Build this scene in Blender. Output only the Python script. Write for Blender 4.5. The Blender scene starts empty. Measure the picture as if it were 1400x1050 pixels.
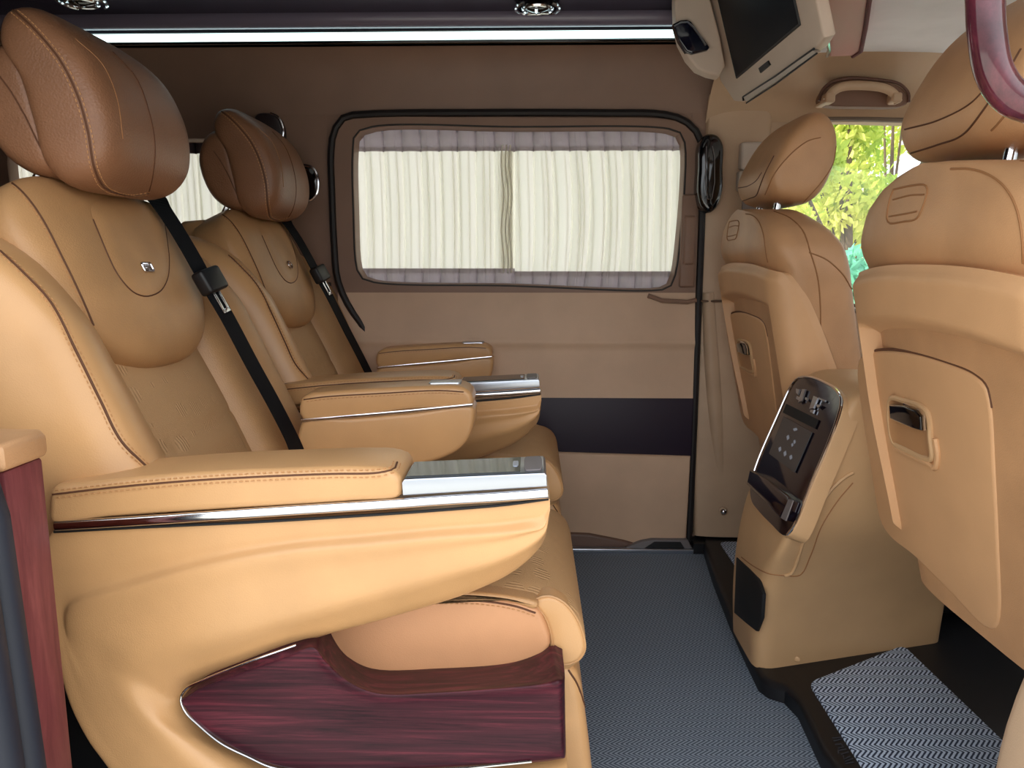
import bpy, bmesh, math, random
from mathutils import Vector, Matrix
from mathutils.bvhtree import BVHTree
random.seed(7)
PI = math.pi
SC = bpy.context.scene
COL = SC.collection
V = Vector

# ------------------------------------------------------------------ camera
FPX, VX, VY, ZC = 1050.0, 725.0, 357.0, 0.81
PHI = math.atan((525 - VY) / FPX)
TH = math.atan((VX - 700) / FPX * math.cos(PHI))
_s, _c, _sp, _cp = math.sin(TH), math.cos(TH), math.sin(PHI), math.cos(PHI)
RV = V((_c, _s, 0)); FV = V((-_s * _cp, _c * _cp, -_sp)); UV = V((-_s * _sp, _c * _sp, _cp))
EYE = V((0, 0, ZC))

def ray(px, py):
    return RV * ((px - 700) / FPX) + UV * ((525 - py) / FPX) + FV
def wy(px, py, y):
    d = ray(px, py); return EYE + d * (y / d.y)
def wx(px, py, x):
    d = ray(px, py); return EYE + d * (x / d.x)
def wz(px, py, z):
    d = ray(px, py); return EYE + d * ((z - ZC) / d.z)
def wpl(px, py, p, n):
    d = ray(px, py); return EYE + d * ((V(p) - EYE).dot(V(n)) / d.dot(V(n)))

cam_d = bpy.data.cameras.new('camera'); cam = bpy.data.objects.new('camera', cam_d); COL.objects.link(cam)
cam_d.sensor_width = 36; cam_d.lens = 36 * FPX / 1400; cam_d.clip_start = 0.01
M = Matrix(((RV.x, UV.x, -FV.x, 0), (RV.y, UV.y, -FV.y, 0), (RV.z, UV.z, -FV.z, ZC), (0, 0, 0, 1)))
cam.matrix_world = M
SC.camera = cam
SC.view_settings.view_transform = 'Standard'; SC.view_settings.look = 'None'
SC.view_settings.gamma = 1; SC.view_settings.use_curve_mapping = False
SC.view_settings.exposure = 0.0

# ------------------------------------------------------------------ materials
def lin(c):
    return tuple(((x / 255) / 12.92 if x / 255 <= .04045 else ((x / 255 + .055) / 1.055) ** 2.4) for x in c)

class NT:
    def __init__(s, name):
        s.m = bpy.data.materials.new(name); s.m.use_nodes = True
        s.t = s.m.node_tree; s.t.nodes.clear()
        s.out = s.n('ShaderNodeOutputMaterial')
    def n(s, t, **k):
        x = s.t.nodes.new(t)
        for a, b in k.items(): setattr(x, a, b)
        return x
    def l(s, a, b): s.t.links.new(a, b)
    def math(s, op, a, b=None, c=None):
        x = s.n('ShaderNodeMath', operation=op)
        for i, q in enumerate((a, b, c)):
            if q is None: continue
            if hasattr(q, 'is_output'): s.l(q, x.inputs[i])
            else: x.inputs[i].default_value = q
        return x.outputs[0]
    def bsdf(s, col=None, rough=.5, metal=0, spec=.5, coat=0):
        p = s.n('ShaderNodeBsdfPrincipled')
        if col: p.inputs['Base Color'].default_value = (*col, 1)
        p.inputs['Roughness'].default_value = rough; p.inputs['Metallic'].default_value = metal
        p.inputs['Specular IOR Level'].default_value = spec
        p.inputs['Coat Weight'].default_value = coat; p.inputs['Coat Roughness'].default_value = .08
        s.l(p.outputs[0], s.out.inputs[0]); return p
    def coord(s, scale=(1, 1, 1), rot=(0, 0, 0)):
        tc = s.n('ShaderNodeTexCoord'); mp = s.n('ShaderNodeMapping')
        mp.inputs['Scale'].default_value = scale; mp.inputs['Rotation'].default_value = rot
        s.l(tc.outputs['Object'], mp.inputs[0]); return mp.outputs[0]
    def ramp(s, f, stops):
        r = s.n('ShaderNodeValToRGB'); e = r.color_ramp.elements
        while len(e) < len(stops): e.new(.5)
        for i, (p, c) in enumerate(stops): e[i].position = p; e[i].color = (*c, 1)
        s.l(f, r.inputs[0]); return r.outputs[0]
    def bump(s, p, h, st, dist=.001):
        b = s.n('ShaderNodeBump'); b.inputs['Strength'].default_value = st; b.inputs['Distance'].default_value = dist
        s.l(h, b.inputs['Height']); s.l(b.outputs[0], p.inputs['Normal']); return b

def plain(name, c, rough=.5, metal=0, spec=.5, coat=0):
    a = NT(name); a.bsdf(lin(c), rough, metal, spec, coat); return a.m

def leather(name, c, rough=.42, grain=420, st=.35, var=.10):
    a = NT(name); p = a.bsdf(None, rough)
    co = a.coord()
    no = a.n('ShaderNodeTexNoise'); no.inputs['Scale'].default_value = 9; no.inputs['Detail'].default_value = 3
    a.l(co, no.inputs['Vector'])
    b = lin(c); lo = tuple(x * (1 - var) for x in b); hi = tuple(min(1, x * (1 + var)) for x in b)
    a.l(a.ramp(no.outputs[0], [(.35, lo), (.65, hi)]), p.inputs['Base Color'])
    vo = a.n('ShaderNodeTexVoronoi'); vo.inputs['Scale'].default_value = grain; vo.feature = 'F1'
    a.l(co, vo.inputs['Vector'])
    a.bump(p, vo.outputs['Distance'], st, .0008)
    return a.m

def wood(name, scale, rot=(0, 0, 0), dark=(62, 24, 36), light=(122, 52, 60), rough=.45, coat=.0):
    a = NT(name); p = a.bsdf(None, rough, 0, .25, coat)
    co = a.coord(scale, rot)
    no = a.n('ShaderNodeTexNoise'); no.inputs['Scale'].default_value = 1; no.inputs['Detail'].default_value = 8; no.inputs['Roughness'].default_value = .7
    no.inputs['Distortion'].default_value = .6
    a.l(co, no.inputs['Vector'])
    a.l(a.ramp(no.outputs[0], [(.3, lin(dark)), (.52, lin(tuple((x + y) / 2 for x, y in zip(dark, light)))), (.72, lin(light))]), p.inputs['Base Color'])
    a.bump(p, no.outputs[0], .12, .001)
    return a.m

def herring(name, px, py, cdark, clight, amp, mix=(.42, .58), rough=.75):
    # rows of alternating slanted strokes: slant flips every row along Y
    a = NT(name); p = a.bsdf(None, rough)
    tc = a.n('ShaderNodeTexCoord'); sp = a.n('ShaderNodeSeparateXYZ'); a.l(tc.outputs['Object'], sp.inputs[0])
    fy = a.math('FRACT', a.math('MULTIPLY', sp.outputs['Y'], 1 / py))
    tri = a.math('ABSOLUTE', a.math('SUBTRACT', fy, .5))
    s_ = a.math('FRACT', a.math('ADD', a.math('MULTIPLY', sp.outputs['X'], 1 / px), a.math('MULTIPLY', tri, amp)))
    w = a.math('MULTIPLY', a.math('ABSOLUTE', a.math('SUBTRACT', s_, .5)), 2)
    no = a.n('ShaderNodeTexNoise'); no.inputs['Scale'].default_value = 260; a.l(tc.outputs['Object'], no.inputs['Vector'])
    w2 = a.math('ADD', w, a.math('MULTIPLY', a.math('SUBTRACT', no.outputs[0], .5), .5))
    a.l(a.ramp(w2, [(mix[0], lin(cdark)), (mix[1], lin(clight))]), p.inputs['Base Color'])
    a.bump(p, w, .4, .001)
    return a.m

def perforated(name, c):
    a = NT(name); p = a.bsdf(lin(c), .6)
    co = a.coord((1, 1, 1))
    sp = a.n('ShaderNodeSeparateXYZ'); a.l(co, sp.inputs[0])
    # bunches of short raised ribs scattered over a plain woven field
    u = a.math('MULTIPLY', sp.outputs['Y'], 1 / .0052)
    rib = a.math('ABSOLUTE', a.math('SUBTRACT', a.math('FRACT', u), .5))
    vo = a.n('ShaderNodeTexVoronoi'); vo.inputs['Scale'].default_value = 26; vo.inputs['Randomness'].default_value = .35
    a.l(co, vo.inputs['Vector'])
    mask = a.math('LESS_THAN', vo.outputs['Distance'], .36)
    h = a.math('MULTIPLY', mask, a.math('MULTIPLY', rib, 2.2))
    no = a.n('ShaderNodeTexNoise'); no.inputs['Scale'].default_value = 900; a.l(co, no.inputs['Vector'])
    h2 = a.math('ADD', h, a.math('MULTIPLY', no.outputs[0], .5))
    a.bump(p, h2, .55, .0016)
    return a.m

def glass(name, tint=(1, 1, 1), refl=.06):
    a = NT(name)
    t = a.n('ShaderNodeBsdfTransparent'); t.inputs[0].default_value = (*tint, 1)
    g = a.n('ShaderNodeBsdfGlossy'); g.inputs['Roughness'].default_value = .02
    mx = a.n('ShaderNodeMixShader'); mx.inputs[0].default_value = refl
    a.l(t.outputs[0], mx.inputs[1]); a.l(g.outputs[0], mx.inputs[2]); a.l(mx.outputs[0], a.out.inputs[0]); return a.m

def cloth(name, c, trans=.5):
    a = NT(name)
    d = a.n('ShaderNodeBsdfDiffuse'); d.inputs[0].default_value = (*lin(c), 1)
    t = a.n('ShaderNodeBsdfTranslucent'); t.inputs[0].default_value = (*lin(c), 1)
    mx = a.n('ShaderNodeMixShader'); mx.inputs[0].default_value = trans
    a.l(d.outputs[0], mx.inputs[1]); a.l(t.outputs[0], mx.inputs[2]); a.l(mx.outputs[0], a.out.inputs[0])
    no = a.n('ShaderNodeTexNoise'); no.inputs['Scale'].default_value = 500
    co = a.coord((1, 1, .3)); a.l(co, no.inputs['Vector'])
    b = a.n('ShaderNodeBump'); b.inputs['Strength'].default_value = .15; b.inputs['Distance'].default_value = .001
    a.l(no.outputs[0], b.inputs['Height']); a.l(b.outputs[0], d.inputs['Normal'])
    return a.m

def emit(name, c, st):
    a = NT(name); e = a.n('ShaderNodeEmission'); e.inputs[0].default_value = (*lin(c), 1); e.inputs[1].default_value = st
    a.l(e.outputs[0], a.out.inputs[0]); return a.m

def leafmat(name, cols, emis=0):
    a = NT(name)
    oi = a.n('ShaderNodeTexNoise'); oi.inputs['Scale'].default_value = 2.2; oi.inputs['Detail'].default_value = 6
    a.l(a.coord(), oi.inputs['Vector'])
    c = a.ramp(oi.outputs[0], [(.3, lin(cols[0])), (.5, lin(cols[1])), (.68, lin(cols[2]))])
    d = a.n('ShaderNodeBsdfDiffuse'); t = a.n('ShaderNodeBsdfTranslucent'); mx = a.n('ShaderNodeMixShader'); mx.inputs[0].default_value = .5
    a.l(c, d.inputs[0]); a.l(c, t.inputs[0]); a.l(d.outputs[0], mx.inputs[1]); a.l(t.outputs[0], mx.inputs[2]); a.l(mx.outputs[0], a.out.inputs[0])
    return a.m

TAN = leather('tan_leather', (188, 144, 98))
TAN_SIDE = leather('tan_leather_smooth', (203, 157, 108), .34, 600, .15, .05)
PEACH = leather('peach_leather', (204, 150, 108), .5, 600, .15, .05)
HEADTAN_SHADED = leather('headrest_leather_shaded', (136, 95, 68), .42, 330, .5)  # tan leather darkened, shade below the ceiling painted into the colour
FAB = perforated('ribbed_tan_fabric', (188, 148, 104))
FRONT_L = leather('front_seat_leather', (190, 145, 104), .45, 500, .25)
FRONT_P = leather('front_seat_plastic', (206, 160, 116), .5, 700, .15, .04)
DOORP = leather('door_plastic', (204, 172, 144), .55, 500, .25, .05)
UPPER = leather('upper_trim', (138, 108, 90), .5, 500, .25, .05)
PILLAR = leather('pillar_trim', (186, 158, 130), .5, 500, .2, .05)
HEADLINER = leather('headliner_fabric', (232, 232, 236), .85, 900, .3, .04)
CONSOLEP = leather('console_plastic', (196, 158, 116), .5, 700, .15, .04)
TAUPE = leather('taupe_plastic', (206, 186, 168), .5, 700, .15, .04)
MAUVE = plain('mauve_plastic', (196, 132, 122), .45)
DKMAUVE = plain('dark_red_edging', (92, 40, 44), .8)
PURPLE = plain('dark_purple_vinyl', (36, 24, 42), .5)
BLACK = plain('black_plastic', (16, 16, 20), .45)
BLACKM = plain('black_matt', (10, 10, 13), .7)
RUBBER = plain('navy_rubber', (24, 30, 44), .55)
SEALM = plain('door_seal_rubber', (26, 20, 20), .6)
GLOSS = plain('gloss_black', (8, 8, 12), .06, 0, .6, .5)
GLOSSP = plain('gloss_purple_black', (22, 14, 26), .12, 0, .6, .4)
SCREEN = plain('screen_glass', (6, 9, 20), .5, 0, .12)
CHROME = plain('chrome', (225, 226, 230), .12, 1)
SATIN = plain('satin_silver', (190, 196, 206), .3, 1)
SILVERP = plain('silver_plastic', (186, 196, 214), .3, .6)
GREYP = plain('light_grey_plastic', (196, 184, 172), .45)
GREYD = plain('grey_plastic', (110, 104, 104), .5)
PANELG = plain('panel_glass', (22, 26, 30), .07, 0, .7)
BELT = plain('belt_webbing', (8, 9, 15), .7, 0, .2)
SEAM = plain('dark_seam', (92, 56, 34), .7)
SEAM2 = plain('soft_seam', (150, 104, 64), .7)
THREAD = plain('tan_thread', (190, 140, 92), .7)
WOODH = wood('burgundy_wood', (4, 70, 110), (0, 0, 0), (20, 5, 14), (104, 40, 52))
WOODV = wood('burgundy_wood_upright', (60, 60, 7), (0, .35, 0), (92, 42, 46), (134, 72, 72))
WOODG = wood('burgundy_wood_gloss', (14, 14, 14), (0, 0, 0), (44, 16, 26), (110, 50, 62), .14, 1.0)
FLOORM = herring('woven_vinyl_floor', .0085, .026, (66, 79, 95), (146, 159, 174), 4.0, (.30, .75))
MATM = herring('herringbone_mat', .0085, .031, (34, 48, 74), (192, 208, 228), 3.4, (.36, .56))
CURT = cloth('cream_curtain', (240, 238, 229), .6)
CURTH = cloth('grey_curtain_band', (172, 162, 166), .35)
GLASS = glass('window_glass', (.97, .97, .97))
LED = emit('led_strip', (214, 240, 240), 3.2)
ICON = emit('lit_icons', (150, 150, 156), .5)
ICONG = plain('screen_grey', (58, 60, 64), .15)
GROUNDM = plain('paving', (176, 173, 166), .9)
BARK = plain('bark', (90, 74, 58), .9)
LEAF1 = leafmat('leaves_yellow_green', [(150, 190, 80), (210, 220, 110), (240, 234, 150)])
LEAF2 = leafmat('leaves_blue_green', [(70, 160, 130), (130, 205, 175), (200, 236, 215)])

# ------------------------------------------------------------------ object helpers
ORG = {}
def origin(o):
    p = V((0, 0, 0))
    while o is not None:
        p = p + o.location; o = o.parent
    return p
def link(name, me, mat, parent=None, smooth=True):
    o = bpy.data.objects.new(name, me); COL.objects.link(o)
    if parent is not None:
        off = origin(parent)
        for v in me.vertices: v.co -= off
        o.parent = parent
    for m in (mat if isinstance(mat, (list, tuple)) else [mat]): me.materials.append(m)
    if smooth:
        for p in me.polygons: p.use_smooth = True
        try: me.set_sharp_from_angle(angle=math.radians(42))
        except Exception: pass
    return o
def fromdata(name, vs, fs, mat, parent=None, smooth=True):
    bm = bmesh.new(); bv = [bm.verts.new(v) for v in vs]
    for f in fs:
        if len(set(f)) > 2:
            try: bm.faces.new([bv[i] for i in f])
            except ValueError: pass
    bmesh.ops.remove_doubles(bm, verts=bm.verts, dist=1e-6)
    bmesh.ops.recalc_face_normals(bm, faces=bm.faces)
    me = bpy.data.meshes.new(name); bm.to_mesh(me); bm.free()
    return link(name, me, mat, parent, smooth)
class MB:
    """collects shapes for ONE mesh"""
    def __init__(s): s.v = []; s.f = []
    def add(s, vs, fs):
        b = len(s.v); s.v += [V(v) for v in vs]; s.f += [tuple(i + b for i in f) for f in fs]; return s
    def rows(s, rows, closed=False, cap0=False, cap1=False, loop=False):
        n = len(rows[0]); vs = [p for r in rows for p in r]; fs = []
        m = len(rows)
        for j in range(m if loop else m - 1):
            for i in range(n if closed else n - 1):
                i2 = (i + 1) % n; j2 = (j + 1) % m
                fs.append((j * n + i, j * n + i2, j2 * n + i2, j2 * n + i))
        if cap0: fs.append(tuple(range(n - 1, -1, -1)))
        if cap1: fs.append(tuple((m - 1) * n + i for i in range(n)))
        return s.add(vs, fs)
    def box(s, lo, hi, r=0, seg=3, mat=None):
        bm = bmesh.new(); bmesh.ops.create_cube(bm, size=1)
        lo = V(lo); hi = V(hi)
        for v in bm.verts: v.co = V(((lo[i] + hi[i]) / 2 + v.co[i] * (hi[i] - lo[i])) for i in range(3))
        if r: bmesh.ops.bevel(bm, geom=list(bm.edges), offset=r, segments=seg, profile=.5, affect='EDGES')
        if mat is not None:
            for v in bm.verts: v.co = mat @ v.co
        bm.verts.index_update()
        s.add([v.co.copy() for v in bm.verts], [tuple(v.index for v in f.verts) for f in bm.faces]); bm.free(); return s
    def tube(s, path, r, seg=8, r2=None, nrm=None, closed=False, cap=True):
        path = [V(p) for p in path]; n = len(path); rows = []; up = None
        for i, p in enumerate(path):
            if closed: t = path[(i + 1) % n] - path[i - 1]
            else: t = path[min(i + 1, n - 1)] - path[max(i - 1, 0)]
            if t.length < 1e-9: t = V((1, 0, 0))
            t.normalize()
            if nrm is not None: a = V(nrm)
            elif up is None: a = V((0, 0, 1)) if abs(t.z) < .9 else V((0, 1, 0))
            else: a = up
            a = (a - t * a.dot(t)); a = a.normalized() if a.length > 1e-6 else t.orthogonal().normalized()
            up = a; b = t.cross(a)
            ra = r[i] if isinstance(r, (list, tuple)) else r
            rb = ra if r2 is None else r2
            rows.append([p + a * (ra * math.cos(2 * PI * k / seg)) + b * (rb * math.sin(2 * PI * k / seg)) for k in range(seg)])
        return s.rows(rows, closed=True, cap0=cap and not closed, cap1=cap and not closed, loop=closed)
    def build(s, name, mat, parent=None, smooth=True):
        return fromdata(name, s.v, s.f, mat, parent, smooth)

def spl(pts, n, closed=False):
    """Catmull-Rom through pts (any dimension tuples), n samples, roughly even by control arc"""
    P = [V(p) for p in pts]; m = len(P)
    segs = m if closed else m - 1
    L = [max((P[(i + 1) % m] - P[i]).length, 1e-9) for i in range(segs)]
    tot = sum(L); out = []
    cnt = n if closed else n - 1
    for k in range(n):
        d = tot * k / cnt; i = 0
        while i < segs - 1 and d > L[i]: d -= L[i]; i += 1
        t = min(d / L[i], 1)
        out.append(cr(P, i, t, closed))
    return out
def cr(P, i, t, closed=False):
    m = len(P)
    g = (lambda k: P[k % m]) if closed else (lambda k: P[max(0, min(m - 1, k))])
    a, b, c, d = g(i - 1), g(i), g(i + 1), g(i + 2)
    # centripetal-ish tangents limited
    def tl(p, q): return max((q - p).length, 1e-6) ** .5
    t01, t12, t23 = tl(a, b), tl(b, c), tl(c, d)
    m1 = (c - b) + ((b - a) / t01 - (c - a) / (t01 + t12)) * t12 if (a - b).length > 1e-9 else (c - b)
    m2 = (c - b) + ((d - c) / t23 - (d - b) / (t12 + t23)) * t12 if (c - d).length > 1e-9 else (c - b)
    t2, t3 = t * t, t * t * t
    return b * (2 * t3 - 3 * t2 + 1) + m1 * (t3 - 2 * t2 + t) + c * (-2 * t3 + 3 * t2) + m2 * (t3 - t2)
def splu(P, n):
    """uniform in control index: matching columns of several tracks"""
    P = [V(p) for p in P]; m = len(P); out = []
    for k in range(n):
        u = (m - 1) * k / (n - 1); i = min(int(u), m - 2); out.append(cr(P, i, u - i))
    return out
def tracks(tr, nu, nv):
    """tr: list of tracks (each list of V) -> dense grid rows"""
    R = [splu(t, nu) for t in tr]
    cols = [splu([r[i] for r in R], nv) for i in range(nu)]
    return cols
def inset2(poly, d):
    n = len(poly); out = []
    for i in range(n):
        a, b, c = poly[i - 1], poly[i], poly[(i + 1) % n]
        e1 = (b - a).normalized() if (b - a).length > 1e-9 else V((1, 0)); e2 = (c - b).normalized() if (c - b).length > 1e-9 else e1
        n1 = V((-e1.y, e1.x)); n2 = V((-e2.y, e2.x)); nn = n1 + n2
        nn = nn.normalized() if nn.length > 1e-6 else n1
        k = 1 / max(.5, nn.dot(n1)); out.append(b + nn * (d * k))
    for _ in range(40):
        bad = [i for i in range(n) if (out[(i + 1) % n] - out[i]).dot(poly[(i + 1) % n] - poly[i]) < -1e-12]
        if not bad: break
        for i in bad:
            m = (out[i] + out[(i + 1) % n]) / 2; out[i] = m.copy(); out[(i + 1) % n] = m.copy()
    return out
def area2(p): return sum(p[i - 1].x * p[i].y - p[i].x * p[i - 1].y for i in range(len(p))) / 2
def prism(mb, outline, fmap, d0, d1, r=.004, seg=4, ends=(True, True), crown=None):
    """rounded slab: closed 2D outline swept from d0 to d1 through fmap(a,b,d)"""
    o = [V(p) for p in outline]
    if area2(o) < 0: o.reverse()
    sg = 1 if d1 > d0 else -1; rows = []
    st = []
    if ends[0]: st += [(d0 + sg * r * (1 - math.sin(PI / 2 * k / seg)), r * (1 - math.cos(PI / 2 * k / seg))) for k in range(seg, 0, -1)]
    st.append((d0 + sg * (r if ends[0] else 0), 0))
    st.append((d1 - sg * (r if ends[1] else 0), 0))
    if ends[1]: st += [(d1 - sg * r * (1 - math.sin(PI / 2 * k / seg)), r * (1 - math.cos(PI / 2 * k / seg))) for k in range(1, seg + 1)]
    for d, ins in st:
        q = inset2(o, ins) if ins else o
        rows.append([fmap(p.x, p.y, d) for p in q])
    return mb.rows(rows, closed=True, cap0=True, cap1=True)
def rrect(a0, a1, b0, b1, r, n=6):
    out = []
    for cx, cy, s in ((a1 - r, b1 - r, 0), (a0 + r, b1 - r, 1), (a0 + r, b0 + r, 2), (a1 - r, b0 + r, 3)):
        for k in range(n + 1):
            t = PI / 2 * (s + k / n); out.append(V((cx + r * math.cos(t), cy + r * math.sin(t))))
    return out
def pillow(mb, outline, fmap, T, n0=0.0, p=2.4, rings=14, cen=None, skirt=0.0):
    """bulging cushion over a star-shaped outline: height T, rim at n0"""
    o = [V(q) for q in outline]
    c = V(cen) if cen else sum(o, V((0, 0))) / len(o)
    rows = []
    if skirt: rows.append([fmap(q.x, q.y, n0 - skirt) for q in o])
    for k in range(rings + 1):
        a = PI / 2 * k / rings; s = math.cos(a) ** (2 / p); h = math.sin(a) ** (2 / p)
        rows.append([fmap(c.x + (q.x - c.x) * s, c.y + (q.y - c.y) * s, n0 + T * h) for q in o])
    return mb.rows(rows, closed=True)
def profloft(mb, prof, yc, hw, e=.4, m=28, n=56, cen=None, crown=0):
    """closed XZ profile carried across Y with superelliptic rounding of both ends"""
    P = spl(prof, n, True)
    c = V(cen) if cen else sum(P, V((0, 0))) / n
    rows = []
    for j in range(m + 1):
        t = -PI / 2 + PI * j / m
        s = max(abs(math.cos(t)), 1e-3) ** e; v = math.copysign(abs(math.sin(t)) ** e, math.sin(t)) if abs(math.sin(t)) > 1e-9 else 0
        rows.append([V((c.x + (q.x - c.x) * s + crown * (1 - v * v), yc + hw * v, c.y + (q.y - c.y) * s)) for q in P])
    return mb.rows(rows, closed=True, cap0=True, cap1=True)

def T3(name, loc, label, cat, group=None):
    o = bpy.data.objects.new(name, None); COL.objects.link(o); o.location = loc; o.empty_display_size = .1
    return tag(o, label, cat, group)
def tag(o, label, cat, group=None):
    o['label'] = label; o['category'] = cat
    if group: o['group'] = group
    return o
def struct(o):
    o['kind'] = 'structure'; return o
def SE(name, loc=(0, 0, 0)):
    o = bpy.data.objects.new(name, None); COL.objects.link(o); o.location = loc; o.empty_display_size = .1
    return struct(o)
def copy_tree(o, parent=None):
    c = o.copy(); COL.objects.link(c); c.parent = parent
    for ch in [x for x in bpy.data.objects if x.parent == o]: copy_tree(ch, c)
    return c
def bvh(*objs):
    vs = []; fs = []
    for o in objs:
        off = origin(o); b = len(vs)
        vs += [v.co + off for v in o.data.vertices]; fs += [tuple(i + b for i in p.vertices) for p in o.data.polygons]
    return BVHTree.FromPolygons(vs, fs)
def trace(B, px, n=40, lift=.0008, closed=False):
    """a line drawn over the surface of a built part, found by sighting from the eye"""
    out = []
    for q in spl(px, n, closed):
        d = ray(q.x, q.y).normalized(); h = B.ray_cast(EYE, d)
        if h[0] is None: continue
        nn = h[1] if h[1].dot(d) < 0 else -h[1]
        out.append((h[0] + nn * lift, nn))
    # drop jumps
    res = []
    for p in out:
        if res and (p[0] - res[-1][0]).length > .06: continue
        res.append(p)
    return res
def seamline(parent, B, px, n=40, r=.0014, mat=None, stitch=0, name='seam', closed=False):
    pts = trace(B, px, n, .0002, closed)
    if len(pts) < 3: print('seam failed', name, px[0]); return None
    mb = MB(); mb.tube([p for p, _ in pts], r, 6)
    o = mb.build(name, mat or SEAM, parent)
    if stitch:
        st = MB(); L = 0
        for sgn in ((1, -1) if stitch == 2 else (1,)):
            dense = []
            for i in range(len(pts) - 1):
                for k in range(6):
                    t = k / 6; dense.append((pts[i][0].lerp(pts[i + 1][0], t), pts[i][1]))
            acc = 0; last = None; seg = []
            for i in range(1, len(dense)):
                tng = (dense[i][0] - dense[i - 1][0]);
                acc += tng.length
                if acc < .0062: continue
                acc = 0
                if tng.length < 1e-9: continue
                tng.normalize(); side = tng.cross(dense[i][1]).normalized() * (.0042 * sgn)
                c = dense[i][0] + side + dense[i][1] * .0003
                st.tube([c - tng * .0019, c + tng * .0019], .0007, 5)
        if st.v: st.build('stitching', THREAD, parent)
    return o
# ------------------------------------------------------------------ world light
W = bpy.data.worlds.new('daylight'); SC.world = W; W.use_nodes = True
nt = W.node_tree; nt.nodes.clear()
wo = nt.nodes.new('ShaderNodeOutputWorld'); bg = nt.nodes.new('ShaderNodeBackground')
tc = nt.nodes.new('ShaderNodeTexCoord'); sx = nt.nodes.new('ShaderNodeSeparateXYZ'); rp = nt.nodes.new('ShaderNodeValToRGB')
mr = nt.nodes.new('ShaderNodeMapRange'); mr.inputs[1].default_value = -1; mr.inputs[2].default_value = 1
nt.links.new(tc.outputs['Generated'], sx.inputs[0]); nt.links.new(sx.outputs['Z'], mr.inputs[0]); nt.links.new(mr.outputs[0], rp.inputs[0])
e = rp.color_ramp.elements
while len(e) < 5: e.new(.5)
for i, (p, c) in enumerate(((.46, (.30, .29, .27)), (.52, (.42, .44, .44)), (.60, (.85, .88, .92)), (.72, (1.0, 1.0, 1.0)), (1.0, (.80, .90, 1.0)))):
    e[i].position = p; e[i].color = (*c, 1)
nt.links.new(rp.outputs[0], bg.inputs[0]); bg.inputs[1].default_value = 2.9; nt.links.new(bg.outputs[0], wo.inputs[0])
SC.cycles.max_bounces = 10; SC.cycles.diffuse_bounces = 6; SC.cycles.transparent_max_bounces = 12
SC.cycles.sample_clamp_indirect = 8

# ------------------------------------------------------------------ shell of the van
YW = 2.12            # inner face of the far side wall
fl = struct(MB().box((-1.75, .64, -.05), (1.9, 2.2, 0)).build('floor', FLOORM, None, False))
gr = struct(MB().box((-9, -9, -.52), (12, 14, -.47)).build('ground', GROUNDM, None, False))

# raised black step that carries the front seats and the console
stp = [wz(px, py, 0).xy for px, py in ((957, 742), (975, 800), (998, 859), (1018, 905), (1037, 945), (1050, 955), (1072, 962), (1091, 982), (1122, 1050))]
stp = stp + [V((.50, .95)), V((.50, .66)), V((1.85, .66)), V((1.85, 2.18)), V((.50, 2.18))]
mb = MB(); prism(mb, stp, lambda a, b, d: V((a, b, d)), -.02, .034, .012, 4, (False, True)); mb.build('trim_1', BLACK); struct(bpy.data.objects['trim_1'])

# ceiling of the cabin and of the cab
ce = struct(MB().box((-1.75, .62, 1.412), (.53, 2.03, 1.46), .012).build('ceiling', GLOSSP))
MB().tube([(-1.75, 2.012, 1.402), (-.4, 2.012, 1.402), (.40, 2.012, 1.402)], .022, 12).build('ceiling_edge', plain('ceiling_moulding_sheen', (112, 104, 120), .25), ce)  # violet-grey colour paints in the glossy reflection along the moulding
cab = SE('trim_2')
mb = MB(); prof = [(.49, 1.30), (1.0, 1.298), (1.4, 1.25), (1.9, 1.16)]
mb.rows([[V((x, y, z)) for y in [.62 + k * .06 for k in range(25)]] for x, z in spl([V(p) for p in prof], 20)])
hd = mb.build('headliner', HEADLINER, cab)
# bulkhead between the high cabin roof and the cab headliner
MB().box((.49, .62, 1.29), (.53, 2.12, 1.46), .01).build('bulkhead', TAUPE, cab)

# far side: cove above the windows, quarter panel, pillars
wf = SE('wall_far')
pr_ = spl([V(p) for p in ((2.03, 1.36), (2.062, 1.352), (2.085, 1.325), (2.103, 1.285), (2.113, 1.24), (2.12, 1.195))], 24)
mb = MB(); mb.rows([[V((x, y, z)) for y, z in pr_] for x in [-1.75 + k * .1 for k in range(22)] + [.455, .56]]); mb.rows([[V((x, y + .05, z + .05)) for y, z in pr_] for x in (-1.75, .56)])
mb.build('upper_trim', UPPER, wf)

def plate(mb, outer, hole, y, depth=.03, lip=.0):
    """flat trim panel in the XZ plane with an opening; the reveal of the opening goes back by depth"""
    bm = bmesh.new()
    def loopv(pts):
        vs = [bm.verts.new((p.x, y, p.y)) for p in pts]
        return [bm.edges.new((vs[i], vs[(i + 1) % len(vs)])) for i in range(len(vs))]
    ed = loopv([V(p) for p in outer])
    if hole: ed += loopv([V(p) for p in hole])
    bmesh.ops.triangle_fill(bm, use_beauty=True, use_dissolve=False, edges=ed)
    bm.verts.index_update()
    mb.add([v.co.copy() for v in bm.verts], [tuple(v.index for v in f.verts) for f in bm.faces]); bm.free()
    if hole:
        h = [V(p) for p in hole]
        mb.rows([[V((p.x, y, p.y)) for p in h], [V((p.x, y + .004, p.y)) for p in inset2(h, .004 if area2(h) > 0 else -.004)], [V((p.x, y + depth, p.y)) for p in inset2(h, .006 if area2(h) > 0 else -.006)]], closed=True)
    o = [V(p) for p in outer]
    mb.rows([[V((p.x, y, p.y)) for p in o], [V((p.x, y + .06, p.y)) for p in o]], closed=True)
    return mb

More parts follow.
